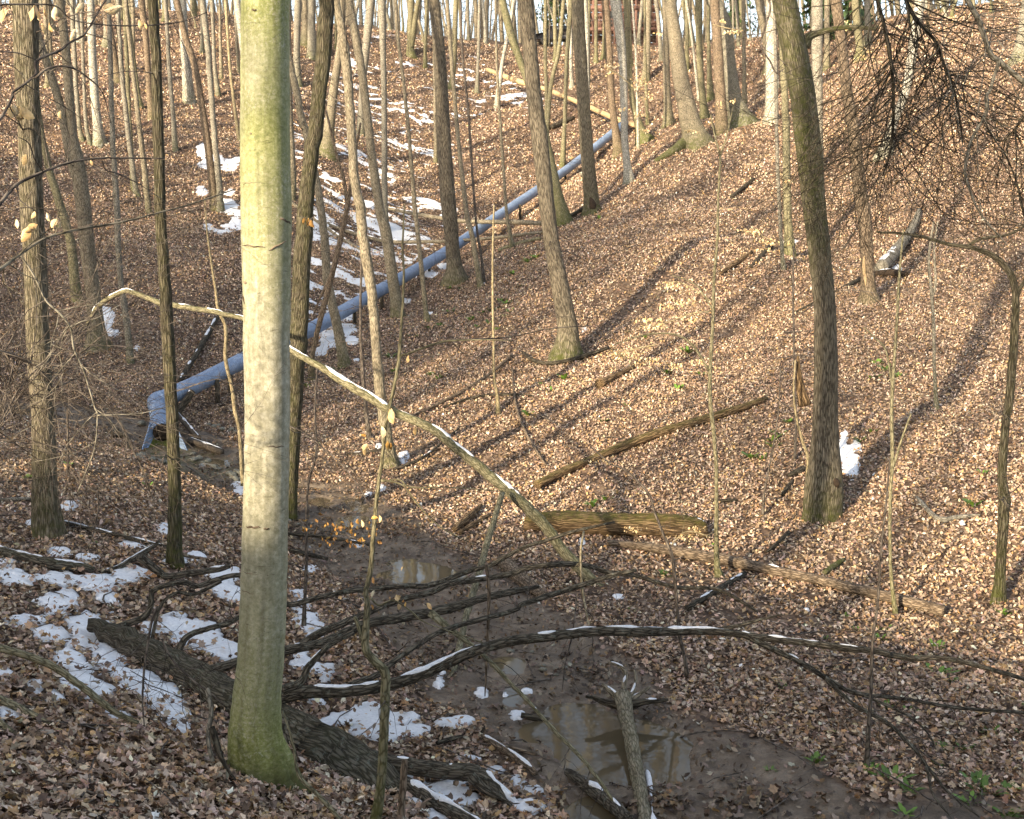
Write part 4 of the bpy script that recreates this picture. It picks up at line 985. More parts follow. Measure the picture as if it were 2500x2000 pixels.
# unseen wood behind and left of the viewpoint, one mass, spaced to dapple the sunlight
mb = MB()
rw = np.random.default_rng(5)
k = 0
while k < 300:
    y_ = rw.uniform(-48, 42); x_ = rw.uniform(-85, 14)
    if y_ > -3 and x_ > -.5 * max(y_, 0) - 6: continue
    # trees kept out of strips so the low sun reaches slope and beech
    lat_ = (x_ - 2.0) * math.cos(SUN_TRAVEL) - (y_ - 28.0) * math.sin(SUN_TRAVEL)
    if (abs(lat_) < 3.4 or 6.4 < lat_ < 9.4) and rw.uniform() < .95: continue
    z_ = float(HF(x_, y_)); r_ = rw.uniform(.09, .28); k += 1
    p_ = [np.array([x_, y_, z_ - .3])]; d_ = unit([rw.normal(0, .07), rw.normal(0, .07), 1])
    for q in range(9):
        d_ = unit(d_ + rw.normal(0, .04, 3)); p_.append(p_[-1] + d_ * 1.9)
    mb.tube(np.array(p_), np.linspace(r_, r_ * .2, 10), 7, cap=False)
    for q in range(9):
        i = rw.integers(2, 10); az = rw.uniform(0, 6.28)
        twig(mb, p_[i], [math.cos(az), math.sin(az), rw.uniform(.2, .9)], rw.uniform(2, 4.5), r_ * .3, 1, rw, 0, 6, 3, .16, .08)
tag(mb.build('woods', M['tan']), 'unseen bare woods behind the viewpoint, spaced to dapple the sunlight', 'woods', None, 'stuff')

# unseen hemlock crowns added to that wood to block the sun
LV_, LT_, LC_, n_ = [], [], [], 0
rw = np.random.default_rng(15); k = 0
while k < 64:
    y_ = rw.uniform(-46, 30); x_ = rw.uniform(-80, 8)
    if y_ > -9 and x_ > -.5 * max(y_, 0) - 14: continue
    lat_ = (x_ - 2.0) * math.cos(SUN_TRAVEL) - (y_ - 28.0) * math.sin(SUN_TRAVEL)
    high_ = 5.5 < lat_ <= 11.5 and k % 3 == 0 and -28 < y_ < -8  # high crowns shade the right slope and leave the beech lit
    if (-5.5 < lat_ < 11.5 and not high_) or (lat_ < -6 and rw.uniform() < .25): continue
    k += 1; p_ = np.array([x_, y_, float(HF(x_, y_))]); hgt = rw.uniform(15, 25); wid = rw.uniform(2.2, 3.6); n = 900
    t = rw.uniform(.62 if high_ else .12, 1, n); az = rw.uniform(0, 6.28, n); rad = wid * (1.9 * (1.05 - t) if high_ else 1.05 - t) * rw.uniform(.1, 1, n) ** .5 * (.75 + .35 * np.sin(az * 4 + t * 30))
    pos = p_ + np.stack([np.cos(az) * rad, np.sin(az) * rad, t * hgt - rad * .2], -1)
    nr = np.stack([np.cos(az) * .6, np.sin(az) * .6, np.ones(n)], -1); nr /= np.linalg.norm(nr, axis=1)[:, None]
    V_, T_, C2 = leaf_cloud(pos, nr, rw.uniform(.35, .8, n), 0, .4, rw, np.array([.03, .055, .018]) * rw.uniform(.6, 1.6, (n, 1)))
    LV_.append(V_); LT_.append(T_ + n_); LC_.append(C2); n_ += len(V_)
tag(mesh_np('sun_block_evergreens', np.vstack(LV_), np.vstack(LT_), M['green'], attrs={'col': np.vstack(LC_)}, smooth=False), 'unseen hemlock crowns added behind the viewpoint to block the sun', 'woods', None, 'stuff')

# the far woods on the plateau beyond the ridge, with their brush: one mass
mb = MB(); mbt = MB(); rw = np.random.default_rng(16)
for k in range(420):
    y_ = rw.uniform(96, 190); x_ = rw.uniform(-.5, .5) * y_; z_ = float(HF(x_, y_)); r_ = rw.choice([.05, .08, .12, .18, .24])
    p_ = [np.array([x_, y_, z_ - .3])]; d_ = unit([rw.normal(0, .06), rw.normal(0, .06), 1])
    for q in range(6):
        d_ = unit(d_ + rw.normal(0, .05, 3)); p_.append(p_[-1] + d_ * 2.4)
    mb.tube(np.array(p_), np.linspace(r_, r_ * .4, 7), 6, cap=False)
    for q in range(5):
        az = rw.uniform(0, 6.28); twig(mbt, p_[rw.integers(0, 6)] + d_ * rw.uniform(0, 2), [math.cos(az), math.sin(az), rw.uniform(-.1, .9)], rw.uniform(1.5, 4.5), .035, 1, rw, .05, 5, 3, .2, .05)
for k in range(520):
    y_ = rw.uniform(84, 125); x_ = rw.uniform(-.5, .5) * y_; z_ = float(HF(x_, y_))
    twig(mbt, [x_, y_, z_ - .1], [rw.normal(0, .4), rw.normal(0, .4), 1], rw.uniform(1.2, 4), .022, 1, rw, .05, 5, 3, .2, .05)
tag(mb.build('far_woods', M['tan']), 'distant bare trunks crowding the skyline beyond the ridge', 'woods', None, 'stuff')
tag(mbt.build('undergrowth', M['twig']), 'grey-brown brush and fine branches of the distant woods on the skyline', 'brush', None, 'stuff')

# ------------------------------------------------------------------ fallen wood
def path3(pts, D0=None, D1=None, lift=.5):
    """photo pixels (u, v, width) -> points and radii; without depths the piece lies on the ground"""
    p = np.array(pts, float)
    if D0 is None:
        q, ok = hits(p[:, 0], p[:, 1] + p[:, 2] * .25)
        r = p[:, 2] * .5 * q[:, 1] / F
        q[:, 2] += r * lift + .025
        q[1:-1] = (q[:-2] + 2 * q[1:-1] + q[2:]) / 4
        return q, r
    L = np.r_[0, np.cumsum(np.hypot(*np.diff(p[:, :2], axis=0).T))]; D = D0 + (D1 - D0) * L / L[-1]
    return P(p[:, 0], p[:, 1], D), p[:, 2] * .5 * D / F

def snow_cap(mb, w3, rr, s0, s1, seed=0, thick=.24):
    """a ridge of snow on the upper side of a stem between the fractions s0 and s1"""
    L = np.r_[0, np.cumsum(np.linalg.norm(np.diff(w3, axis=0), axis=1))]; tot = L[-1]
    n = max(8, int((s1 - s0) * tot / .06)); n = min(n, 70)
    s = np.linspace(s0, s1, n) * tot
    c_ = np.stack([np.interp(s, L, w3[:, k]) for k in range(3)], -1); r = np.interp(s, L, rr)
    t = np.gradient(c_, axis=0); t /= np.linalg.norm(t, axis=1)[:, None] + 1e-9
    up = np.array([0, 0, 1.]) - t * t[:, 2:3]; up /= np.linalg.norm(up, axis=1)[:, None] + 1e-9
    b = np.cross(t, up)
    nz = vn(s * 11 + seed, s * 0 + seed, seed); n2 = vn(s * 5 + seed, s * 0 + 3, seed + 1)
    gap = sstep(.22, .42, vn(s * 6.5 + seed * 2, s * 0 + 7, seed + 3)); n2 = n2 * gap
    ed = np.clip(np.minimum(s - s[0], s[-1] - s) / max(.05, r.mean() * 1.5), 0, 1) ** .5
    ph = np.radians(np.linspace(-52, 46, 9))[None] * (.12 + .95 * n2[:, None]) * (.4 + .6 * ed[:, None])
    th = (thick * np.minimum(r, .07) + .005)[:, None] * np.sqrt(np.maximum(np.cos(np.linspace(-1, 1, 9) * math.pi / 2), 0))[None] * (.45 + .9 * nz[:, None]) * ed[:, None] * (.25 + .75 * gap[:, None])
    ra = r[:, None] * 1.0 + th - .004
    V = c_[:, None] + ra[..., None] * (up[:, None] * np.cos(ph)[..., None] + b[:, None] * np.sin(ph)[..., None])
    i = (np.arange(n - 1)[:, None] * 9 + np.arange(8)[None]).ravel()
    mb.raw(V.reshape(-1, 3), None, np.stack([i, i + 1, i + 10, i + 9], -1))

def stem(name, mat, w3, rr, parent=None, sides=12, rough=.07, seed=1, snow=(), moss=None, oval=1.0, twigs=0, trng=None, flare=0):
    s_ = cr(np.c_[w3, rr], 6); w3, rr = s_[:, :3], np.maximum(s_[:, 3], .002)
    rng = np.random.default_rng(seed + 400)
    w3 = w3.copy(); w3[1:-1] += rng.normal(0, 1, (len(w3) - 2, 3)) * rr.mean() * .05
    mb = MB(); mb.tube(w3, rr, sides, rough, seed, moss, oval=oval, flare=flare)
    o = mb.build(name, M[mat], parent)
    if snow:
        for k, (a, b) in enumerate(snow):
            mb = MB(); snow_cap(mb, w3, rr, a, b, seed + k); mb.build('snow', M['snow'], o)
    if twigs:
        mb = MB()
        for k in range(twigs):
            i = int(rng.uniform(.15, .98) * (len(w3) - 2)); ax = unit(w3[i + 1] - w3[i]); sd_ = unit(np.cross(ax, rng.normal(0, 1, 3)))
            twig(mb, w3[i], ax * .5 + sd_, rng.uniform(.25, .8), min(.006, rr[i] * .5), 1, rng, .1, 3)
        mb.build('twigs', M['twig'], o)['kind'] = 'stuff'
    return o
LOGN = [0]
def log(label, mat, pts, D0=None, D1=None, name='log', cat='log', snow=(), lift=.5, moss=None, sides=12, rough=.07, group=None, oval=1.0, twigs=0, flare=0):
    LOGN[0] += 1
    w3, rr = path3(pts, D0, D1, lift)
    o = stem(name, mat, w3, rr, None, sides, rough, LOGN[0], snow, moss, oval, twigs, flare=flare)
    return tag(o, label, cat, group)
def topmoss(k): return lambda V, L: np.clip(k * sstep(.0, .9, (V[:, :, 2] - V[:, :, 2].mean(1, keepdims=True)) / (np.ptp(V[:, :, 2], axis=1)[:, None] * .5 + 1e-6)), 0, 1)

# --- the big fallen tree that spans the brook
w3, rr = path3([(215,1522,26),(262,1540,50),(330,1578,74),(440,1640,96),(560,1715,124),(690,1795,160),(790,1860,190),(900,1945,205),(1010,2050,210)], 11.6, 9.75)
ft = empty('fallen_tree', w3[3]); tag(ft, 'huge furrowed fallen trunk behind the beech whose bare limbs reach over the brook', 'fallen tree')
stem('trunk', 'fallen', w3, rr, ft, 34, .09, 31, moss=topmoss(.35))
def limb(pts, D0, D1, snow=(), twigs=0, sides=11, mat='fallen', seed=None, par=None):
    LOGN[0] += 1
    a, b = path3(pts, D0, D1)
    return stem('limb', mat, a, b, ft, sides, .07, LOGN[0] + 40, snow, topmoss(.12), twigs=twigs)
limb([(680,1775,60),(760,1800,64),(830,1835,54),(960,1866,46),(1080,1882,42),(1160,1890,46),(1203,1920,42),(1250,1968,40),(1310,2010,42)], 10.4, 9.8, [(.44,.50),(.60,.655),(.72,.98)], sides=16)
limb([(265,1548,26),(300,1527,19),(350,1508,18),(368,1480,15),(371,1448,14),(398,1431,13),(446,1422,14),(482,1431,14),(527,1416,13),(588,1405,12),(650,1440,13),(702,1476,14),(781,1458,14),(856,1443,14),(901,1440,14),(977,1431,14),(1052,1428,14),(1142,1395,13),(1203,1377,12),(1269,1341,10),(1342,1317,9),(1411,1295,8),(1500,1275,5)], 11.7, 14.0, [(.44,.455)], 5)
limb([(368,1640,16),(372,1560,10),(392,1480,9),(430,1448,9),(470,1452,9),(500,1440,9),(540,1420,8)], 11.3, 12.0)
limb([(434,1612,30),(437,1585,21),(461,1552,17),(512,1534,14),(558,1522,14),(600,1502,14),(640,1540,16),(700,1588,19),(781,1546,21),(870,1508,18),(960,1470,15),(1052,1446,16),(1097,1425,16),(1158,1416,16),(1250,1400,14),(1290,1386,14),(1381,1377,14),(1441,1383,13),(1486,1398,13),(1547,1404,11),(1652,1434,10),(1743,1437,9),(1803,1464,9),(1850,1495,6)], 11.2, 14.0, [(.49,.51)], 6)
limb([(460,1668,44),(489,1649,36),(543,1628,26),(600,1612,24),(650,1600,24),(697,1588,26),(781,1570,22),(856,1540,22),(900,1522,24),(977,1508,26),(1052,1495,26),(1110,1482,24),(1173,1462,20),(1250,1445,17),(1315,1432,10)], 10.9, 12.6, [(.28,.30)], 3, 13)
limb([(640,1720,30),(690,1702,32),(750,1689,34),(841,1688,30),(932,1675,32),(1022,1650,30),(1097,1615,29),(1173,1585,27),(1250,1565,26),(1381,1549,25),(1471,1541,24),(1562,1543,26),(1622,1542,24),(1712,1541,20),(1788,1546,18),(1850,1556,18),(1956,1568,18),(2062,1583,18),(2126,1589,16),(2221,1607,16),(2301,1607,13),(2380,1623,12),(2500,1658,11),(2560,1675,9)], 10.6, 11.5, [(.06,.14),(.165,.27),(.335,.36),(.37,.49),(.495,.60),(.62,.69),(.70,.74),(.80,.815)], 6, 14)
limb([(1700,1545,14),(1788,1531,11),(1850,1515,8),(1910,1500,4)], 11.1, 11.3)
limb([(1830,1556,16),(1866,1575,16),(1956,1618,14),(2025,1660,13),(2089,1692,11),(2221,1708,9),(2327,1727,9),(2500,1740,8),(2560,1742,6)], 11.15, 11.4, [(.13,.17)], 5)
limb([(2015,1655,12),(2050,1690,12),(2089,1724,12),(2168,1766,11),(2232,1830,10),(2264,1872,9),(2317,1936,7),(2391,1995,4)], 11.2, 9.75, (), 9)
limb([(2262,1870,8),(2268,1900,7),(2276,1935,6),(2300,1970,5),(2335,2010,3)], 10.2, 9.65, (), 3)
limb([(2110,1700,7),(2160,1720,7),(2220,1750,6),(2265,1790,5),(2285,1830,4)], 11.2, 10.8, (), 5)
limb([(690,1685,28),(735,1665,21),(752,1630,18),(780,1598,16),(811,1570,14),(865,1545,10)], 10.6, 10.9, [(.42,.62)])
limb([(853,1672,16),(917,1650,16),(947,1627,15),(1022,1573,14),(1097,1534,14),(1250,1492,13),(1275,1476,13),(1366,1446,14),(1441,1422,13),(1501,1404,12),(1553,1392,8)], 10.75, 12.4, (), 5)
limb([(1052,1498,22),(1080,1520,19),(1112,1546,15),(1188,1607,12),(1250,1673,11),(1275,1697,11),(1351,1781,11),(1411,1842,10),(1456,1896,10),(1501,1962,9),(1530,2005,8)], 11.6, 9.7, [(.52,.535)], 4, mat='olive')
limb([(1150,1895,30),(1190,1930,22),(1240,1960,12),(1280,2010,8)], 9.9, 9.7)

# --- the long tree lying across the picture, propped on a pole
w3, rr = path3([(1478,1464,38),(1456,1431,32),(1411,1383,30),(1369,1338,28),(1336,1290,28),(1275,1229,28),(1233,1193,27),(1173,1142,26),(1112,1093,23),(1052,1045,22),(962,1006,22),(901,970,22),(841,934,20),(781,895,18),(712,856,14),(650,810,13),(600,780,12),(549,768,12),(512,759,13),(452,750,13),(398,741,15),(362,729,13),(313,711,12),(277,723,12),(241,747,12),(222,775,9),(205,805,6)], 16.6, 19.2)
lt = empty('toppled_tree', w3[0]); tag(lt, 'long toppled tree slanting across the ravine and arching down at its snowy left end', 'fallen tree')
stem('trunk', 'olive', w3, rr, lt, 14, .06, 61, [(.17,.178),(.19,.26),(.27,.36),(.385,.41),(.43,.55),(.57,.63),(.66,.76),(.78,.84),(.88,.93),(.945,.975)], topmoss(.4), twigs=5)
mb = MB(); rng = np.random.default_rng(8)
q3 = P(np.array([222., 240, 210, 200]), np.array([775., 750, 800, 830]), 19.0)
for k in range(16):
    twig(mb, q3[k % 4], [rng.uniform(-1, .5), rng.normal(0, .5), rng.uniform(-.9, .6)], rng.uniform(.5, 1.5), .012, 2, rng, .15, 4)
mb.build('twigs', M['twig'], lt)['kind'] = 'stuff'
log('slender mossy pole propping up the long toppled tree, foot near the snow', 'olive', [(1019,1935,22),(1046,1872,21),(1067,1812,20),(1094,1690,19),(1112,1616,18),(1145,1480,17),(1167,1407,18),(1197,1300,16),(1227,1203,14)], 10.6, 16.9, 'leaning_pole', 'pole', sides=12)
log('broken upright stub in front of the fallen trunk', 'brown', [(978,2010,20),(982,1940,19),(986,1880,18),(988,1855,15)], 9.2, 9.25, 'broken_stub', 'stump')
log('reddish broken stick hanging upright over the brook', 'brown', [(1188,1378,9),(1194,1450,9),(1191,1540,8),(1188,1620,7),(1184,1700,3)], 11.6, 11.6, 'hanging_stick', 'stick', sides=7)

# --- logs lying about
log('weathered log slanting up the sunny slope in the middle right', 'rot', [(1310,1192,22),(1350,1168,22),(1471,1115,19),(1592,1066,24),(1712,1033,21),(1812,1003,19),(1872,978,12)], moss=topmoss(.5), rough=.16, lift=.9)
log('thick moss-topped rotten log lying level at the foot of the sunny slope', 'rot', [(1285,1283,40),(1370,1288,54),(1450,1290,58),(1600,1292,60),(1680,1296,56),(1722,1300,42)], moss=topmoss(.8), rough=.16, sides=22, lift=.75, snow=[(.9,.99)])
o = log('long straight log with a pale broken end in the lower right', 'brown', [(1483,1332,14),(1560,1342,20),(1637,1352,25),(1743,1372,27),(1850,1396,25),(2000,1425,25),(2151,1464,27),(2250,1490,29),(2304,1504,28)], sides=16, snow=[(.50,.535),(.955,.985)], lift=1.1)
log('short dark log beside a strip of snow below the long straight log', 'dark', [(1676,1490,14),(1740,1452,17),(1818,1404,13)], snow=[(.2,.5),(.72,.95)])
log('bent grey branch lying on the right slope', 'grey', [(2238,1220,9),(2262,1250,12),(2285,1272,13),(2302,1279,14),(2322,1270,13),(2350,1267,11),(2392,1262,6)], name='fallen_branch', cat='branch', lift=.9)
log('short mossy green log above the long straight log', 'olive', [(2012,1404,12),(2035,1388,15),(2060,1370,9)], moss=lambda V, L: np.ones(V.shape[:2]), lift=.8)
log('short dark stick slanting on the slope right of the mossy rotten log', 'dark', [(1872,1352,7),(1900,1330,10),(1925,1305,12)], name='stick', cat='stick', lift=.8)
log('rotten stump piece below the pale hanging leaves', 'rot', [(1462,944,26),(1490,930,16),(1547,900,11)], lift=.8)
log('dark curved dead branch lying below the mossy foot of the tall central tree', 'dark', [(1275,863,6),(1296,889,9),(1336,897,10),(1381,888,10),(1426,876,10),(1486,854,8)], name='fallen_branch', cat='branch', lift=1.2, snow=[(.07,.13)], twigs=4)
log('long dead branch lying uphill left of the sunny slope, lower of two', 'brown', [(1000,1022,5),(1060,998,8),(1143,955,8),(1200,918,8),(1250,872,7)], name='fallen_branch', cat='branch', lift=1.2, twigs=5)
log('dead branch lying just below and beside the longer dead branch', 'dark', [(1082,1000,6),(1130,982,7),(1173,966,7),(1250,968,6),(1300,970,4)], name='fallen_branch', cat='branch', lift=1.2, twigs=4)
log('thin reddish dead branch hanging down the sunny slope', 'brown', [(1251,905,5),(1252,960,6),(1260,1012,7),(1285,1070,8),(1308,1105,8),(1332,1140,5)], name='fallen_branch', cat='branch', lift=1.2, twigs=4)
log('tilted log piece on the slope under the straight mossy young tree', 'rot', [(1758,672,8),(1790,650,14),(1835,620,9)], lift=.8)
log('dark leaning log piece left of the thin pale stem', 'dark', [(1832,655,8),(1860,630,14),(1882,605,14)], lift=.8)
log('dark stick leading down from the brown tree with orange wood', 'dark', [(1940,765,5),(1985,745,7),(2050,710,9),(2100,685,10)], name='fallen_branch', cat='branch', lift=.8)
log('grey fallen trunk resting on the slope right of the brown tree', 'grey', [(2150,665,34),(2180,630,30),(2205,600,24),(2232,560,20),(2245,520,14)], snow=[(.05,.3)], lift=1.0, sides=14)
log('black rotten wood heap piece at the foot of the grey fallen trunk', 'hollow', [(2135,672,14),(2170,666,20),(2215,672,12)], lift=.6, snow=[(.1,.5)])
log('split grey stump leaning beside the large dark tree', 'rot', [(1965,990,34),(1955,950,22),(1950,900,11),(1948,865,5)], 20.6, 20.6, 'stump', 'stump', sides=12)
log('short dark log lying left of the large dark tree', 'dark', [(1925,1165,10),(1945,1157,16),(1962,1148,14)], lift=.7)
log('dark bark slab lying below the short dark log', 'dark', [(1908,1212,8),(1920,1196,12),(1935,1178,8)], lift=.6)
log('flat dark branch piece left of the thin dark sapling, at a leafless spot', 'dark', [(1756,1225,7),(1780,1226,9),(1800,1224,5)], lift=.6, name='stick', cat='stick')
log('snow-topped mossy branch log at the left edge', 'fallen', [(-30,1345,22),(60,1370,24),(120,1393,28),(166,1391,24),(211,1396,22),(230,1402,16)], snow=[(.02,.62),(.68,.93)], sides=14, lift=1.1, moss=topmoss(.5))
log('snow-capped limb with a raised broken end, right of the left edge log', 'fallen', [(232,1405,16),(286,1386,14),(320,1368,15),(345,1354,15),(375,1333,10),(392,1318,5)], 13.5, 14.2, snow=[(.05,.9)], lift=.8)
log('bent mossy limb dipping towards the beech with snow along its right half', 'fallen', [(341,1358,24),(362,1376,21),(390,1398,19),(407,1408,18),(452,1402,16),(528,1390,16),(562,1382,12)], 13.6, 13.9, snow=[(.40,.97)], lift=.9)
log('dark wet log behind the foot of the left edge tree', 'dark', [(140,1281,14),(226,1300,13),(301,1317,12),(360,1332,11),(410,1342,8)], snow=[(.04,.28),(.33,.5),(.7,.95)], lift=.9)
log('thin reddish root running right from the snow-capped limb', 'brown', [(371,1335,7),(395,1345,8),(422,1356,9),(482,1370,8),(560,1377,6)], name='root', cat='root', lift=.8)
log('long grey-green branch slanting across the lower left corner', 'olive', [(-40,1570,20),(0,1583,20),(75,1604,19),(136,1631,18),(187,1667,18),(241,1709,18),(286,1742,16),(338,1765,9)], 8.9, 9.1, 'fallen_branch', 'branch', sides=14)
log('dark branch low at the left edge above the snow patch', 'olive', [(-30,1708,22),(0,1718,22),(45,1736,20),(84,1760,18),(122,1775,9)], name='fallen_branch', cat='branch', sides=12, lift=1.0)
log('short dark branch end at the bottom left edge', 'olive', [(-30,1760,24),(0,1774,20),(30,1795,12)], name='fallen_branch', cat='branch', lift=.9)
log('barkless pointed root standing left of the beech foot', 'grey', [(519,1860,12),(508,1800,12),(516,1740,12),(508,1690,13),(505,1682,8)], 9.0, 9.2, 'root', 'root', snow=[(.55,.7)])
log('dark root running down along the beech foot', 'dark', [(516,1775,16),(524,1800,20),(532,1830,18),(548,1866,10),(575,1905,7),(592,1930,4)], 8.95, 8.75, 'root', 'root', sides=10)
log('thin branch hanging down between beech foot and fallen trunk', 'olive', [(690,1735,5),(705,1780,6),(718,1830,7),(725,1880,8),(738,1905,10),(775,1940,12),(808,1975,13),(830,2000,8)], 9.0, 8.7, 'fallen_branch', 'branch', sides=9)
o = log('barkless log lying in the pool with its torn root plate upstream', 'tan', [(1576,2030,40),(1574,2000,38),(1560,1915,38),(1550,1860,37),(1542,1810,38),(1532,1765,38),(1524,1722,40),(1520,1700,44)], 9.45, 12.0, sides=18, snow=(), moss=lambda V, L: .3 * np.ones(V.shape[:2]))
def rootarm(par, pts, D0, D1, snow=(), mat='tan'):
    a, b = path3(pts, D0, D1); LOGN[0] += 1
    return stem('root', mat, a, b, par, 9, .12, LOGN[0] + 90, snow)
rootarm(o, [(1524,1712,22),(1522,1680,14),(1527,1650,13),(1520,1632,11),(1504,1622,9),(1484,1616,5)], 12.05, 12.3, [(.35,.98)])
rootarm(o, [(1530,1705,20),(1545,1690,13),(1552,1660,9),(1549,1636,6)], 12.0, 12.25, [(.2,.6)])
rootarm(o, [(1514,1712,22),(1500,1696,18),(1484,1682,14),(1470,1670,8)], 12.0, 12.1, [(.25,.95)])
rootarm(o, [(1538,1712,22),(1556,1698,13),(1574,1686,10),(1588,1676,5)], 12.0, 12.1, [(.2,.85)])
rootarm(o, [(1540,1722,26),(1570,1714,18),(1600,1712,13),(1632,1708,6)], 11.95, 12.0, [(.35,.72)], 'dark')
rootarm(o, [(1512,1722,28),(1480,1716,18),(1455,1706,12),(1430,1700,7)], 11.95, 12.0, (), 'dark')
mb = MB(); snow_w, snow_r = path3([(1566,1890,34),(1572,1925,38),(1578,2000,40),(1582,2030,40)], 10.75, 9.45); snow_cap(mb, snow_w + np.array([.055, 0, 0]), snow_r * .75, .0, 1.0, 5, .2); mb.build('snow', M['snow'], o)
log('snow-topped half-sunk log at the bottom, left of the pool log', 'fallen', [(1384,1893,22),(1440,1932,36),(1490,1970,36),(1530,2010,34)], sides=16, snow=[(.22,.95)], lift=.8, rough=.12)
log('thin mossy stick reaching from the half-sunk log to the pool log', 'olive', [(1442,1900,10),(1480,1898,10),(1524,1895,6)], 10.85, 10.9, 'stick', 'stick')
log('thick snow-laden log at the bottom centre, left of the limb fork', 'fallen', [(990,1918,36),(1030,1945,42),(1067,1970,42),(1120,1995,42),(1180,2030,40)], sides=16, snow=[(.08,.98)], lift=.6)
log('snow-covered straight log on the bank left of the pool', 'brown', [(1180,1808,16),(1215,1830,19),(1250,1850,20),(1285,1880,20),(1308,1898,16)], snow=[(.02,.98)], lift=1.1)
log('short snowy stick on the bank behind the straight snow-covered log', 'brown', [(1230,1828,10),(1270,1842,12),(1312,1850,9)], snow=[(.1,.9)], lift=1.0, name='stick', cat='stick')
log('dark forked stick in the snow above the limb fork', 'dark', [(1120,1848,10),(1145,1825,11),(1165,1805,9),(1178,1785,7),(1183,1772,3)], 11.3, 11.4, 'stick', 'stick', snow=[(.3,.8)])
log('split branch with an orange break lying before the leaning pole', 'brown', [(975,1852,10),(1000,1845,11),(1030,1835,11),(1046,1828,9)], 10.9, 11.0, 'stick', 'stick')
log('short dark log on the far side of the leaning pole', 'dark', [(1068,1822,12),(1100,1812,12),(1128,1804,8)], lift=.9)
log('thin dark branch lying over the snow behind the foreground sapling', 'dark', [(818,1788,6),(860,1794,8),(900,1806,8),(930,1822,5)], 10.9, 10.8, 'stick', 'stick')
log('dark stump with snow rising from the mud left of the pool', 'dark', [(1272,1752,14),(1300,1757,16),(1340,1768,17),(1372,1775,13)], snow=[(.66,.9)], lift=.7)
log('dark broken branch across the brook bank below the sunlit trunk', 'dark', [(845,1112,5),(880,1112,8),(910,1108,8),(935,1100,5)], lift=1.0, name='stick', cat='stick', snow=[(.2,.4)])
log('dead branch leaning up the bank right of the sunlit trunk', 'dark', [(960,1150,6),(1000,1140,8),(1040,1122,7),(1080,1085,6),(1120,1050,4)], lift=1.2, name='fallen_branch', cat='branch', snow=[(.3,.42),(.7,.82)])
log('heap of bark and old wood on the bank, upper piece', 'rot', [(1108,1300,14),(1135,1278,18),(1165,1250,14),(1175,1238,8)], lift=1.0)
log('heap of bark and old wood on the bank, lower piece', 'rot', [(1120,1305,10),(1150,1288,12),(1195,1262,9)], lift=.7)
log('broken branch in the mud left of the brook', 'dark', [(708,1350,12),(740,1356,13),(770,1364,12),(800,1370,7)], lift=.9, name='fallen_branch', cat='branch')
log('small branch at the water edge below the yellow leaves', 'dark', [(700,1308,8),(760,1312,9),(830,1320,9),(900,1335,6)], lift=.9, name='fallen_branch', cat='branch', snow=[(.75,.9)])
log('rotten thick log crossing the brook below the pole top', 'brown', [(1225,1370,32),(1255,1400,36),(1290,1430,34),(1325,1458,26)], lift=.4, rough=.14)
# --- poles and sticks about the pipe
log('barked pole lying over the pipe, lower of two, reaching into the snow', 'tan', [(793,545,8),(871,572,9),(953,590,9),(1052,590,9),(1128,587,8),(1240,577,8),(1330,566,6)], 49, 46.5, 'fallen_pole', 'pole', snow=[(.02,.35)])
log('barked pole lying over the pipe, upper of two', 'tan', [(930,506,8),(1022,524,10),(1079,533,10),(1119,539,10),(1203,542,11),(1250,542,12),(1322,545,12)], 54, 47, 'fallen_pole', 'pole', snow=[(.02,.25)])
log('short pole sloping through snow below the snowy hillside', 'tan', [(700,492,9),(766,532,9),(811,575,8),(871,605,7),(900,625,5)], name='fallen_pole', cat='pole', lift=1.0, snow=[(.1,.7)])
log('bright sawn-looking log lying along the upper pipe run', 'wood', [(1190,170,9),(1260,197,13),(1330,217,11),(1411,250,11),(1501,289,13),(1552,307,11)], 79, 67.5)
log('dark log jammed under the upper pipe run', 'dark', [(1345,315,11),(1370,305,12),(1400,290,9)], lift=.9)
log('black snow-dotted log leaning on the slope above the pipe bend', 'dark', [(440,935,13),(464,892,14),(494,847,14),(530,780,12)], lift=.9, snow=[(.02,.1),(.2,.32),(.45,.5),(.7,.96)])
log('mossy short log across the path of the pipe near the central trees', 'olive', [(1216,615,8),(1260,598,10),(1320,585,8)], name='fallen_pole', cat='pole', lift=1.0)
log('root spur curving down the slope from the thick leaning tree', 'olive', [(1600,395,10),(1640,375,20),(1670,355,30),(1695,335,34)], moss=lambda V, L: .8 * np.ones(V.shape[:2]), lift=.6, name='root', cat='root')
log('dark rotten branch below the hollow tree', 'dark', [(1335,560,6),(1380,540,8),(1410,520,10),(1440,505,12)], lift=1.0, name='fallen_branch', cat='branch')
log('long dead branch lying on the slope right of the silvery trunk', 'dark', [(1785,485,9),(1810,465,10),(1840,440,8)], lift=.9, name='fallen_branch', cat='branch')
log('level grey branch half buried at the left edge, beyond the stout ridged tree', 'grey', [(-20,1226,8),(40,1224,9),(84,1222,8)], lift=.8, name='fallen_branch', cat='branch')

M['steel'] = m_plain('dark_band', (.07,.08,.10), (.16,.18,.22), 20, .5, .3)
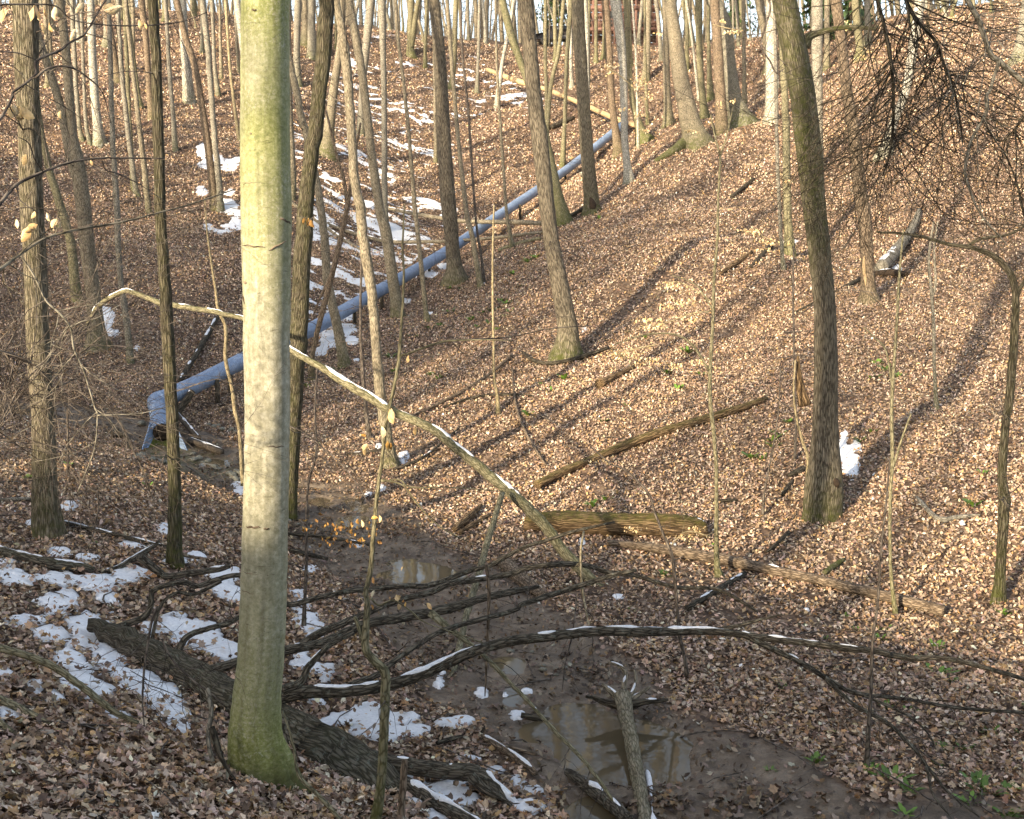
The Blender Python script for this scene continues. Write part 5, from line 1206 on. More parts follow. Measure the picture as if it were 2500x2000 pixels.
# ------------------------------------------------------------------ the pipe
pr = .215
def pp(L): 
    a = np.array(L, float); return P(a[:, 0], a[:, 1], a[:, 2])
pipe = empty('culvert_pipe', P(380, 990, 27.4)); tag(pipe, 'long blue-grey corrugated drain pipe running down the gully with a bent flared outlet', 'pipe')
run = pp([(384,982,27.35)] + PIPE)
mouth = P(396, 1056, 25.35); bend = P(383, 984, 27.3)
def pipe_part(name, pts, n=10, rad=pr, sides=22):
    s_ = cr(np.asarray(pts), n); mb = MB(); mb.tube(s_, np.full(len(s_), rad), sides, cap=False); return mb.build(name, M['pipe'], pipe)
cuts = [0, 3, 5, 7, 9, len(run) - 1]
for a, b in zip(cuts[:-1], cuts[1:]):
    pipe_part('pipe_section', run[a:b + 1], 12)
mid1 = bend + (mouth - bend) * .16
pipe_part('elbow', np.array([run[1] * .35 + bend * .65 + (0, 0, .02), bend + (.0, 0, .03), mid1]), 10, pr * 1.03)
pipe_part('pipe_section', np.array([mid1 * .6 + bend * .4, mid1 * .4 + mouth * .6, mouth]), 10)
for p0, p1 in ((bend + (mouth - bend) * .5, mouth), (bend + (mouth - bend) * .66, mouth), (run[1] * .8 + run[0] * .2, run[2]), (run[3], run[4]), (run[5], run[6]), (run[6] * .5 + run[7] * .5, run[8]), (run[8], run[9]), (run[10], run[11])):
    d_ = unit(p1 - p0); mb = MB()
    mb.tube(np.array([p0 - d_ * .025, p0 - d_ * .02, p0 + d_ * .02, p0 + d_ * .025]) * 1.0, np.array([pr, pr * 1.06, pr * 1.06, pr]), 22, cap=False)
    mb.build('coupling_band', M['steel'], pipe)
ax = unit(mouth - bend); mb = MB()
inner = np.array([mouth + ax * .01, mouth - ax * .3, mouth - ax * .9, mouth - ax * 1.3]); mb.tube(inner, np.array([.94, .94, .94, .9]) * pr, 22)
mb.build('dark_mouth_plug', M['hollow'], pipe)  # dark plug stands in for the unlit inside of the pipe
mb = MB(); lat = unit(np.cross(ax, [0, 0, 1])); upv = np.cross(lat, ax)
ang = np.linspace(0, 2 * np.pi, 25)
ring = [mouth + (lat * math.cos(a) + upv * math.sin(a)) * pr * 1.03 for a in ang]; mb.tube(np.array(ring), np.full(25, .016), 6, cap=False); mb.build('rim', M['pipe'], pipe)
# flared end: a trough that widens and drops its side walls
Vs = []; ns, na = 9, 17
for i in range(ns):
    t = i / (ns - 1); half = pr * (1.04 + 1.25 * t ** 1.2); top = pr * (1.9 * (1 - t) ** .8 + .05)
    for j in range(na):
        a = -1 + 2 * j / (na - 1)
        k = np.sign(a) * min(1, abs(a) * 1.7); w_ = max(0, abs(a) - .45) / .55
        fl = (1 - math.sqrt(max(0, 1 - min(1, abs(k)) ** 2))) * pr * .8 * (1 - t)
        Vs.append(mouth + ax * (.02 + .62 * t) + lat * half * k + upv * (-pr * 1.02 + fl + top * w_ ** 1.2) + np.array([0, 0, -.06 * t]))
i = (np.arange(ns - 1)[:, None] * na + np.arange(na - 1)[None]).ravel()
o = mesh_np('end_section', np.array(Vs), None, M['pipe'], pipe, {'tc': np.array(Vs), 'moss': np.zeros(len(Vs))}, quads=np.stack([i, i + 1, i + na + 1, i + na], -1))
sm = o.modifiers.new('thickness', 'SOLIDIFY'); sm.thickness = .018
mk = [r * na + q for r in range(ns) for q in range(4, 13)]
mv = np.array(Vs)[mk] + upv * .022; i = (np.arange(ns - 1)[:, None] * 9 + np.arange(8)[None]).ravel()
mesh_np('moss_mat', mv, None, M['moss'], pipe, {'tc': mv, 'moss': np.zeros(len(mv))}, quads=np.stack([i, i + 1, i + 10, i + 9], -1))
# timber props that carry the pipe
def prop(label, u, v, D, lean=0.0, r=.06, mat='dark', nm='pipe_prop', snow=False):
    p = P(u, v, D); g_ = float(HF(p[0] - lean, p[1])); mb = MB()
    mb.tube(np.array([[p[0] - lean, p[1], g_ - .2], [p[0] - lean * .4, p[1] - .02, (p[2] + g_) / 2], [p[0], p[1] - .02, p[2]]]), np.array([r, r, r * .95]), 9, .1, int(u))
    o = mb.build(nm, M[mat]); tag(o, label, 'post', 'timber props under the pipe'); return o
ORD = ['first', 'second', 'third', 'fourth', 'fifth', 'sixth', 'seventh', 'eighth']; pn_ = -1
for u, v, D in ((530,925,28.8),(562,915,29.3),(700,850,32.5),(865,755,37.2),(932,716,40.2),(1048,642,44.5),(1270,500,53.5),(1380,425,60)):
    pn_ += 1; prop('dark upright timber prop under the raised pipe, %s from the outlet' % ORD[pn_], u, v, D)
log('thick dark brace leaning against the pipe beside the slim dark mossy tree', 'dark', [(428,1020,17),(446,990,18),(470,955,17)], 27.2, 27.6, 'pipe_brace', 'post', snow=[(.9,.99)])
def plank(label, u0, v0, D0, u1, v1, D1, w, t, snow=True):
    a, b = P(u0, v0, D0), P(u1, v1, D1); d_ = unit(b - a); s_ = unit(np.cross(d_, [0, 0, 1])); n_ = np.cross(s_, d_)
    mb = MB(); box(mb, (a + b) / 2, (d_, s_, n_), (np.linalg.norm(b - a) / 2, w / 2, t / 2)); o = mb.build('plank', M['timber'], smooth=False)
    if snow:
        mb = MB(); snow_cap(mb, np.linspace(a, b, 8) + n_ * t * .3, np.full(8, w * .45), .02, .98, 3, .3); mb.build('snow', M['snow'], o)
    return tag(o, label, 'plank')
plank('snow-covered plank sloping from the pipe brace down to the brook', 434, 1012, 27.2, 486, 1072, 25.6, .10, .10)
plank('snow-covered dark timber lying flat in the brook right of the outlet', 463, 1075, 25.5, 542, 1104, 24.8, .12, .10)
mb = MB()

# stones below the outlet
def stone_mesh(seed):
    rng = np.random.default_rng(seed)
    o_ = np.array([(1,0,0),(-1,0,0),(0,1,0),(0,-1,0),(0,0,1),(0,0,-1)], float); f = [(0,2,4),(2,1,4),(1,3,4),(3,0,4),(2,0,5),(1,2,5),(3,1,5),(0,3,5)]
    V = list(o_); T2 = []; mid = {}
    def m(a, b):
        k = (min(a, b), max(a, b))
        if k not in mid: V.append(unit(V[a] + V[b])); mid[k] = len(V) - 1
        return mid[k]
    for a, b, c_ in f:
        x, y, z = m(a, b), m(b, c_), m(c_, a); T2 += [(a, x, z), (x, b, y), (z, y, c_), (x, y, z)]
    V = np.array(V) * (1 + rng.normal(0, .14, (len(V), 1))) * np.array([1, rng.uniform(.65, .95), rng.uniform(.4, .65)])
    o = mesh_np('stone', V, T2, M['stone'], attrs={'tc': V * .2, 'moss': np.zeros(len(V))}, link=False); me = o.data; bpy.data.objects.remove(o); return me
sme = [stone_mesh(k) for k in range(6)]
rs = np.random.default_rng(12)
for (u0, u1, v0, v1, n, s0, s1) in ((325,425,1108,1138,20,.05,.13),(470,600,1105,1185,30,.05,.12),(505,580,1030,1065,9,.05,.12),(345,352,1036,1040,1,.16,.17),(700,900,1260,1330,10,.04,.09),(1240,1420,1560,1680,8,.03,.06)):
    for k in range(n):
        u = rs.uniform(u0, u1); v = v0 + (v1 - v0) * ((u - u0) / (u1 - u0) * .7 + rs.uniform(0, .3)); p = hit(u, v)
        o = bpy.data.objects.new('stone', sme[rs.integers(6)]); s = rs.uniform(s0, s1)
        o.location = (p[0], p[1], p[2] + s * .2); o.rotation_euler = (rs.normal(0, .15), rs.normal(0, .15), rs.uniform(0, 6.3)); o.scale = (s, s, s); COL.objects.link(o)
        wh_ = 'below the flared outlet' if u1 == 425 else 'in the brook right of the outlet' if u0 in (470, 505) else 'beside the left of the outlet' if u1 == 352 else 'at the far pools' if u0 == 700 else 'on the mud by the limbs'
        tag(o, 'rounded stone lying ' + wh_, 'stone', 'stones ' + wh_)

# ------------------------------------------------------------------ hanging branches with dead leaves
def hleaf_mesh(k, rng, pale):
    V = np.array([(0, 0, 0), (.17, .03, -.2), (.27, .05, -.45), (.2, .03, -.75), (0.02, -.02, -1.0), (-.2, .04, -.75), (-.27, .06, -.45), (-.17, .04, -.2), (0, -.06, -.3), (0, -.09, -.6)])
    V = V * np.array([rng.uniform(.8, 1.15), rng.uniform(1.0, 3.4), 1]); V[:, 0] += .12 * np.sin(V[:, 2] * 3 + k); V[:, 1] += rng.normal(0, .05, len(V))
    T = [(0, 1, 8), (1, 2, 8), (2, 9, 8), (2, 3, 9), (3, 4, 9), (4, 5, 9), (5, 6, 9), (6, 8, 9), (6, 7, 8), (7, 0, 8)]
    pal = [(.58, .45, .26), (.66, .55, .37), (.60, .43, .22)] if pale else [(.46, .25, .07), (.52, .31, .09), (.40, .22, .08)]
    c_ = np.array(pal[k % 3]) * rng.uniform(.9, 1.08)
    return V, np.array(T), c_
hr = np.random.default_rng(31)
HM = {}
for pale in (True, False):
    HM[pale] = []
    for k in range(7):
        V, T2, c_ = hleaf_mesh(k, hr, pale)
        o = mesh_np('leaf', V, T2, M['hleaf'], attrs={'col': np.tile(np.r_[c_, 1], (len(V), 1))}, smooth=True, link=False); HM[pale].append(o.data); bpy.data.objects.remove(o)
def hang(parent, u, v, D, px, pale=True, rot=None):
    p = P(u, v, D); s = px * D / F * .88
    o = bpy.data.objects.new('leaf', HM[pale][hr.integers(7)])
    o.location = p; o.rotation_euler = rot if rot else (hr.normal(0, .3), hr.normal(0, .5), hr.normal(0, .9)); o.scale = (s, s, s); COL.objects.link(o); put_under(o, parent)
    return o
def leafmass(parent, pos, size, pale, seed):
    """many small dead leaves too small to pick apart, one part"""
    rng = np.random.default_rng(seed); LV_, LT_, LC_ = [], [], []; n = 0
    for p in pos:
        V, T2, c_ = hleaf_mesh(rng.integers(9), rng, pale); a = rng.uniform(0, 6.28); s = rng.uniform(.7, 1.2) * size
        R = np.array(Matrix.Rotation(a, 3, 'Z') @ Matrix.Rotation(rng.normal(0, .6), 3, 'X') @ Matrix.Rotation(rng.normal(0, .6), 3, 'Y'))
        LV_.append((V * s) @ R.T + p); LT_.append(T2 + n); LC_.append(np.tile(np.r_[c_ * rng.uniform(.85, 1.1), 1], (len(V), 1))); n += len(V)
    o = mesh_np('leaves', np.vstack(LV_), np.vstack(LT_), M['hleaf'], parent, {'col': np.vstack(LC_)}); o['kind'] = 'stuff'; return o
def branch(label, mat, pts, D0, D1, leaves=(), twigs=6, pale=True, twl=.5, seed=0, name='branch', sides=6, lev=1, subs=(), snow=()):
    w3, rr = path3(pts, D0, D1); rng = np.random.default_rng(seed + 700)
    o = stem(name, mat, w3, rr, None, sides, .05, seed + 120, snow); tag(o, label, 'branch')
    for sp, a, b in subs:
        x, y = path3(sp, a, b); stem('side_branch', mat, x, y, o, 5, .05, seed + 130)
    if twigs:
        s_ = cr(np.c_[w3, rr], 6); mb = MB()
        for k in range(twigs):
            i = rng.integers(2, len(s_) - 1); ax_ = unit(s_[i, :3] - s_[i - 1, :3]); sd_ = unit(np.cross(ax_, rng.normal(0, 1, 3)) * np.array([1, .5, 1]))
            twig(mb, s_[i, :3], ax_ * .6 + sd_, rng.uniform(.4, 1.1) * twl, max(.0021, min(.0042, s_[i, 3] * .5)), lev, rng, .1, 3)
        mb.build('twigs', M[mat], o)['kind'] = 'stuff'
    for l in leaves:
        hang(o, l[0], l[1], D0 + (D1 - D0) * .4, l[2], pale, l[3] if len(l) > 3 else None)
    return o
branch('grey horizontal beech branch with pale dead leaves along the top left edge', 'twig', [(-60,20,6),(0,12,5),(75,11,4),(135,15,4),(170,45,3),(211,56,3),(271,62,3),(332,63,3),(392,60,3),(452,51,2),(506,30,2)], 5.6, 6.4,
  [(8,20,42),(22,22,46),(84,8,50),(88,12,46),(110,12,40),(134,10,42),(138,12,38),(104,58,30),(120,58,28),(186,72,36,(0,.6,.2)),(202,4,36),(300,20,48,(0,1.5,.2)),(250,18,40,(0,-1.35,0)),(338,48,26),(350,52,22)], 9, seed=1)
branch('dark forking branch rising in front of the stout left tree', 'twig', [(-40,320,9),(0,290,8),(28,240,7),(32,226,6),(60,205,6),(87,180,6),(90,148,6),(145,124,6),(169,105,5),(199,90,5),(217,69,5),(241,27,4),(265,-10,4)], 5.3, 6.0,
  [(36,252,40),(44,256,50),(52,262,44),(30,258,38),(148,270,24),(66,378,32,(0,.5,0))], 10, seed=2, subs=[([(87,190,6),(120,166,6),(169,164,5),(211,187,4),(250,226,3),(270,300,2)],5.5,5.9),([(0,127,3),(45,130,3),(90,148,3)],5.5,5.6)])
branch('bluish branch curving up from the left edge below the dead leaf cluster', 'twig', [(-60,560,12),(0,497,10),(39,452,9),(100,422,7),(166,398,6),(235,387,5),(301,386,4),(401,387,3)], 5.6, 6.6, [(222,390,16)], 8, seed=3, subs=[([(250,392,3),(258,415,3),(290,425,3),(340,450,2),(400,490,2)],6.0,6.3),([(40,455,3),(50,490,3),(95,520,2)],5.7,5.7),([(105,418,3),(85,390,3),(70,350,3),(45,335,2)],5.8,5.6)])
branch('long pale branch sweeping right below the bluish branch with a big pale leaf', 'tan', [(-60,690,10),(0,657,9),(54,617,8),(120,578,7),(211,557,6),(301,542,5),(392,518,4),(461,500,4),(575,462,3)], 6.0, 7.6,
  [(40,534,30),(84,515,24),(112,520,26),(122,545,26),(80,560,48,(0,.9,0)),(94,552,40,(0,1.2,.4)),(140,534,30),(148,540,26)], 10, seed=4)
branch('thin pale twig hanging in a long bend down the left side', 'grey', [(48,620,5),(84,675,5),(111,732,5),(145,765,6),(172,801,5),(181,853,5),(205,907,5),(217,946,4),(232,997,4),(238,1015,4),(232,1090,3),(211,1150,3),(190,1200,2)], 6.6, 6.9, (), 9, seed=5, twl=.7,
  subs=[([(238,1014,3),(300,1012,3),(352,1008,2),(420,990,2)],6.8,6.9),([(172,798,3),(200,785,3),(240,775,2),(300,740,2)],6.7,6.8)])
branch('dark drooping twig spray over the stout left tree, low at the left edge', 'twig', [(-40,850,8),(10,860,7),(60,880,6),(100,905,5),(125,945,4),(140,980,3)], 7.0, 7.4, (), 46, seed=6, twl=1.5, lev=2)
branch('dark twig spray spreading upward from the lower left edge', 'twig', [(-40,1090,7),(0,1040,6),(40,960,5),(90,900,4),(140,850,3)], 7.0, 7.6, (), 40, seed=7, twl=1.5, lev=2)
branch('bent dark twig dangling between the two near left trunks', 'twig', [(165,1000,6),(166,1060,5),(167,1150,6),(172,1162,6),(205,1180,5),(238,1202,5),(300,1213,4),(345,1215,3),(420,1240,2)], 8.8, 9.2, (), 8, seed=8, twl=.7, subs=[([(238,1202,5),(240,1240,4),(228,1300,3),(215,1340,2)],9,9),([(172,1160,3),(158,1200,3),(140,1250,2)],9,9)])
branch('dark twig slanting down past the culvert mouth', 'twig', [(205,925,4),(240,965,5),(270,1000,5),(300,1045,5),(325,1100,5),(345,1140,4),(362,1190,4),(378,1230,3)], 8.8, 9.2, (), 6, seed=9, twl=.6)
branch('forked dark twigs dangling over the large snow patch', 'twig', [(385,1480,8),(370,1520,7),(363,1560,6),(355,1610,6),(350,1660,6),(348,1720,5),(352,1770,3)], 9.6, 9.4, (), 12, seed=10, twl=.8, lev=2)
branch('sprawling thin branch over the beech foot left of the fallen limbs', 'twig', [(395,1560,5),(420,1610,5),(470,1660,5),(510,1690,4),(545,1720,3)], 9.6, 9.3, (), 12, seed=11, twl=.8, lev=1)
branch('yellow-leaved twig reaching over the brook from behind the beech', 'twig', [(705,1040,4),(750,1060,4),(790,1095,4),(830,1130,3),(870,1180,3),(900,1230,2)], 12.0, 11.0, [], 9, False, .8, 12)
lv = branch('low twig with clusters of small yellow-brown leaves beside the foreground sapling', 'twig', [(905,1345,3),(880,1320,3),(850,1308,3),(810,1300,3),(770,1290,2),(730,1270,2)], 9.4, 9.9, [], 5, False, .4, 13)
rng = np.random.default_rng(4)
uu = np.concatenate([rng.uniform(785, 860, 30), rng.uniform(840, 925, 34), rng.uniform(735, 780, 12), rng.uniform(780, 830, 10)]); vv = np.concatenate([rng.uniform(1272, 1300, 30), rng.uniform(1268, 1330, 34), rng.uniform(1250, 1300, 12), rng.uniform(1300, 1330, 10)])
leafmass(lv, P(uu, vv, rng.uniform(9.3, 9.9, len(uu))), .042, False, 3)
fs = [o for o in bpy.data.objects if o.get('label', '').startswith('crooked foreground sapling')][0]
for u, v, px, pale in ((934,1040,36,True),(898,1084,34,True),(890,1088,32,True),(950,1076,30,False),(954,1082,28,False),(948,1000,44,True),(956,996,36,True),(1010,1046,26,True),(998,870,24,True),(882,1060,16,False),(874,1266,18,False),(884,1270,22,True),(925,1258,22,True),(922,1262,20,False),(908,1410,20,False),(912,1440,24,True),(906,1476,16,False),(968,1452,20,True),(978,1455,22,True),(985,1462,16,False),(972,1474,22,True),(990,1470,14,False),(1040,1474,24,True),(980,1384,16,True),(1300,1000,1,True)):
    hang(fs, u, v, 8.85, px, pale)
o2 = branch('orange leaf twig on the dark leaning tree', 'twig', [(770,525,3),(760,535,3),(752,545,2)], 14, 14, [], 2, False, .3, 14)
for u, v in ((748,530),(755,533),(760,536)): hang(o2, u, v, 14, 24, False)

# pale beech leaves still hanging on saplings across the sunny slope
def palespray(label, pts, D, size, n, clusters, seed):
    b = branch(label, 'ytwig', pts, D, D, (), 5, True, .9, seed)
    rng = np.random.default_rng(seed); pos = []
    for (u, v, ru, rv) in clusters:
        k = int(n * ru * rv / sum(c_[2] * c_[3] for c_ in clusters)) + 3
        pos.append(P(u + rng.normal(0, ru * .5, k), v + rng.normal(0, rv * .5, k), D + rng.normal(0, .25, k)))
    leafmass(b, np.vstack(pos), size, True, seed)
palespray('spray of pale dead leaves on thin twigs, lowest on the sunny slope', [(1600,842,4),(1560,850,4),(1520,862,3),(1490,880,2)], 26.5, .085, 130, [(1530,862,50,14),(1580,878,40,10),(1650,890,36,8),(1700,880,20,6)], 41)
palespray('spray of pale dead leaves in the middle of the sunny slope', [(1740,760,4),(1690,765,4),(1620,790,3),(1560,800,2)], 26.5, .08, 120, [(1600,795,50,10),(1580,780,40,8),(1690,775,30,10)], 42)
palespray('spray of pale dead leaves upper left of the upright young tree', [(1745,745,4),(1710,715,3),(1660,690,3),(1620,690,2)], 26.5, .08, 90, [(1640,695,30,10),(1680,735,36,10),(1630,745,26,6)], 43)
palespray('long pale leaf spray left of the straight mossy young tree', [(1915,600,4),(1880,585,3),(1840,570,3),(1795,560,2)], 37, .11, 110, [(1830,562,34,8),(1880,590,30,8),(1870,610,24,5)], 44)
palespray('pale leaf tufts crossing the waist of the straight mossy young tree', [(1900,430,3),(1920,440,3),(1945,445,2)], 37, .10, 30, [(1925,442,18,4),(1905,425,10,4)], 45)
palespray('pale leaf spray across the silvery trunk and the mossy foot beside it', [(1475,160,3),(1520,190,3),(1560,230,3),(1580,270,2)], 44, .11, 150, [(1490,160,20,5),(1490,175,8,8),(1560,200,20,20),(1520,265,16,4),(1570,280,26,8),(1580,235,24,5),(1575,318,10,8)], 46)
palespray('pale leaf spray in front of the broad mossy grey tree', [(1740,60,3),(1780,70,3),(1815,75,2)], 50, .12, 60, [(1790,76,22,5),(1765,50,6,5),(1610,80,8,3)], 47)
palespray('pale leaf tufts before the thick leaning tree foot', [(1670,320,3),(1690,318,3),(1712,325,2)], 45, .10, 26, [(1690,322,20,5),(1755,255,8,8),(1790,245,10,5)], 48)
palespray('faint brown leaf twigs drooping over the mossy rotten log', [(1640,1330,4),(1670,1300,3),(1700,1300,3),(1730,1310,2)], 16.5, .045, 90, [(1670,1310,45,10),(1700,1290,25,8),(1460,1125,24,6),(1550,1290,40,6)], 49)
palespray('sunlit pale leaf haze under the hanging twigs at the top right', [(2090,150,3),(2110,140,3),(2140,150,2)], 56, .12, 70, [(2105,140,24,12),(2120,120,20,10),(2060,60,20,16)], 50)

# dark branches hanging into the upper right
branch('dense black twig curtain hanging at the top right, left part', 'dark', [(2138,-60,10),(2142,0,9),(2157,55,9),(2171,129,9),(2179,184,9),(2182,257,8),(2179,323,7),(2170,380,5),(2155,430,3)], 7.6, 7.8, (), 75, seed=20, twl=1.5, lev=2,
  subs=[([(2146,20,5),(2120,80,4),(2130,160,3),(2150,230,2)],7.6,7.6),([(2175,150,4),(2140,200,3),(2110,250,2)],7.6,7.6)])
branch('dense black twig curtain hanging at the top right, right part', 'dark', [(2195,-60,10),(2212,0,9),(2237,48,9),(2285,103,8),(2307,165,7),(2329,220,6),(2344,294,5),(2350,350,3)], 7.8, 8.0, (), 80, seed=21, twl=1.6, lev=2,
  subs=[([(2225,20,5),(2240,90,4),(2230,170,3),(2250,260,2)],7.8,7.8),([(2285,103,4),(2270,170,3),(2290,260,3),(2300,330,2)],7.8,7.8),([(2214,0,5),(2300,40,4),(2380,70,3),(2440,80,2)],7.8,7.8),([(2240,50,4),(2200,90,4),(2190,140,3),(2230,200,2)],7.8,7.8)])
branch('grey smooth branch slanting down to the right edge', 'grey', [(2350,-60,12),(2362,0,12),(2388,48,12),(2417,129,12),(2439,151,13),(2500,202,12),(2560,250,12)], 7.2, 7.4, (), 24, seed=22, twl=1.4, lev=2,
  subs=[([(2439,151,9),(2428,185,8),(2417,220,8),(2408,235,10),(2410,265,9),(2398,295,8),(2381,323,8),(2366,360,8),(2356,422,7),(2370,470,6),(2387,512,5),(2411,545,5),(2438,575,4),(2460,600,3)],7.3,7.5)])
branch('thin dark twigs hanging at the right edge below the grey branch', 'dark', [(2530,250,6),(2490,300,6),(2465,330,5),(2440,345,4),(2415,320,3),(2395,290,2)], 7.4, 7.6, (), 28, seed=23, twl=1.2, lev=2)
branch('thin dark twig tangle before the right slope, under the grey branch', 'dark', [(2540,620,6),(2500,520,6),(2480,440,5),(2455,380,4),(2420,330,3)], 7.6, 7.8, (), 18, seed=24, twl=1.0, lev=2)
branch('bare twigs reaching in from the top edge left of the large dark tree', 'twig', [(1845,-60,6),(1880,10,5),(1870,60,5),(1858,110,4),(1880,150,4),(1895,178,4),(1912,170,3)], 16, 16, (), 12, seed=25, twl=2.0, lev=2)
branch('long bare twig crossing the slope from the foreground sapling to the tall tree foot', 'twig', [(1000,862,4),(1060,842,4),(1110,830,4),(1180,828,4),(1260,820,3),(1340,803,3),(1440,795,2)], 9.2, 9.8, (), 8, seed=26, twl=.9)
branch('thin dangling twigs hanging in front of the brook centre', 'twig', [(1408,1450,4),(1404,1500,4),(1395,1560,4),(1380,1620,3),(1372,1690,2)], 11.2, 11.0, (), 8, seed=27, twl=.5, lev=2)
branch('pale thin branch dangling from the limb over the brook', 'ytwig', [(1425,1298,6),(1418,1350,6),(1421,1430,6),(1430,1490,5),(1438,1530,4),(1446,1555,3)], 13, 11.4, (), 4, seed=28, twl=.4)

# ------------------------------------------------------------------ green plants
PL = [(1255,670,12),(1290,640,14),(1310,630,13),(1270,700,10),(1235,742,14),(1243,762,12),(1210,806,10),(1465,535,12),(1574,824,14),(1535,812,8),(1680,860,18),(1640,895,10),(1708,915,14),(1375,925,18),(1345,955,14),(1320,940,10),(1630,912,16),(1655,952,16),(1530,990,10),(1290,1015,18),
(1473,1030,14),(1450,1235,18),(1477,1222,16),(1735,1335,12),(1832,1118,20),(1880,1075,22),(1903,1062,18),(1925,1032,14),(1862,1122,20),(1890,1090,16),(2137,888,18),(2162,906,20),(2128,922,18),(2192,920,16),(2398,1158,14),(2376,1236,22),(2395,1225,12),(2125,1055,14),(2100,1077,16),(2452,1500,16),(2098,1542,16),(2155,1538,20),
(2286,1582,22),(2290,1648,30),(2322,1666,16),(2225,1612,18),(2148,1560,14),(1623,1405,16),(1705,1353,12),(1545,1490,10),(1920,1682,26),(2163,1728,18),(2222,1738,20),(1992,1862,24),(2125,1888,22),(2176,1908,40),(2222,1932,26),(2305,1828,20),(2355,1832,22),(2302,1872,18),(2420,1792,24),(2492,1790,18),(2385,1915,30),(2405,1935,40),(2452,1934,26),(2365,1962,26),(2485,1720,16),(2130,1870,14),
(1150,782,14),(1075,797,12),(1050,802,14),(1010,822,10),(1100,762,12),(955,872,14),(960,908,10),(1098,706,10),(1122,706,8),(1070,926,14),(1052,916,10),(830,902,14),(755,946,16),(1205,760,16),(1222,735,14),(1195,790,12),(1180,765,10),(1168,800,12),(1230,775,12),(140,555,8),(2415,1330,10),(1880,1880,12),(2060,1505,12),(1960,1530,10),(2020,1560,10),(590,1320,8),(360,1190,14),(420,1205,10),(240,1330,12),(170,1140,16),(70,1170,14),(2210,1990,24),(2460,1990,24),(2030,1790,12)]
gr = np.random.default_rng(9)
def plant(u, v, px):
    p = hit(u, v); s = px * p[1] / F * 1.15
    LV_, LT_, LC_ = [], [], []; n = 0
    nb = int(gr.uniform(8, 15)); g0 = np.array([.085, .155, .022]) * gr.uniform(.8, 1.4)
    for k in range(nb):
        a = gr.uniform(0, 6.28); d = np.array([math.cos(a), math.sin(a), 0]); sd_ = np.array([-d[1], d[0], 0]); L = s * gr.uniform(.7, 1.35); w_ = L * gr.uniform(.10, .17); el = gr.uniform(.35, 1.2)
        o_ = d * gr.uniform(0, s * .5); q = []
        for t, ww in ((0, .45), (.35, 1.), (.7, .85), (1., .06)):
            c_ = o_ + d * L * t * math.cos(el) + np.array([0, 0, L * (t * math.sin(el) - .45 * t * t * math.sin(el))])
            q += [c_ + sd_ * w_ * ww, c_ + np.array([0, 0, -w_ * .3 * ww]), c_ - sd_ * w_ * ww]
        f = []
        for r_ in range(3):
            for j in range(2):
                i = r_ * 3 + j; f += [(i, i + 1, i + 4), (i, i + 4, i + 3)]
        LV_.append(np.array(q)); LT_.append(np.array(f) + n); n += 12; LC_.append(np.tile(np.r_[g0 * gr.uniform(.75, 1.3), 1], (12, 1)))
    e = p + np.array([0, 0, .0])
    o = mesh_np('green_plant', np.vstack(LV_), np.vstack(LT_), M['green'], attrs={'col': np.vstack(LC_)})
    o.location = e
    return o
def zone(u, v):
    if u < 650: return 'on the left bank beyond the snow'
    if u > 1950 and v > 1480: return 'on the lower right flat'
    if v > 1300: return 'about the logs at the foot of the slope'
    if u > 1800: return 'round the large dark tree'
    if u < 1330 and v < 840: return 'left of the tall central tree'
    return 'on the sunny slope below the tall central tree'
for u, v, px in PL:
    o = plant(u, v, px * 1.15)
    big = px >= 30
    tag(o, {(2290,1648): 'lush green plant clump right of the snowy limb, upper of the large ones', (2176,1908): 'large dark green plant clump by the thin dark sapling at lower right', (2385,1915): 'left half of the large green clump pair near the lower right corner', (2405,1935): 'right half of the large green clump pair near the lower right corner'}.get((u, v), 'small tuft of green leaves sprouting ' + zone(u, v)), 'plant', None if big else 'green tufts ' + zone(u, v))

# fallen sticks too many to count
ms = MB(); rg = np.random.default_rng(21)
for k in range(620):
    y = 7 + 45 * rg.uniform() ** 1.4; x = rg.uniform(-.46, .46) * y; a = rg.uniform(0, 6.28); L = rg.uniform(.15, .9) * (1 + y / 60); n = 5
    t = np.linspace(-.5, .5, n) * L; px_ = x + np.cos(a) * t + rg.normal(0, .02, n); py_ = y + np.sin(a) * t
    r = rg.uniform(.003, .011) * (1 + y / 50); pz = HF(px_, py_) + r + .02 + rg.uniform(0, .05) * np.linspace(0, 1, n)
    ms.tube(np.stack([px_, py_, pz], -1), np.linspace(r, r * .5, n), 4, cap=False)
tag(ms.build('fallen_twigs', M['twig']), 'small dead twigs strewn over the leaf litter', 'twigs', None, 'stuff')
# twiggy brush along the left bank and by the brook
for lab, spots_, D in (('grey bramble-like brush on the brook bank right of the beech', [(760,1150),(800,1180),(850,1160),(900,1190),(820,1120),(960,1180),(1000,1200),(930,1130)], None), ('tangle of thin dead stems on the shaded slope at the left', [(30,880),(60,920),(110,860),(150,900),(180,800),(120,780),(20,790),(250,830),(290,860)], None)):
    mb = MB()
    for u, v in spots_:
        p = hit(u, v)
        for k in range(7): twig(mb, p + rg.normal(0, .25, 3) * [1, 1, 0], [rg.normal(0, .7), rg.normal(0, .5), 1], rg.uniform(.5, 1.4), .007, 2, rg, .25, 3)
    tag(mb.build('brush', M['twig']), lab, 'brush')

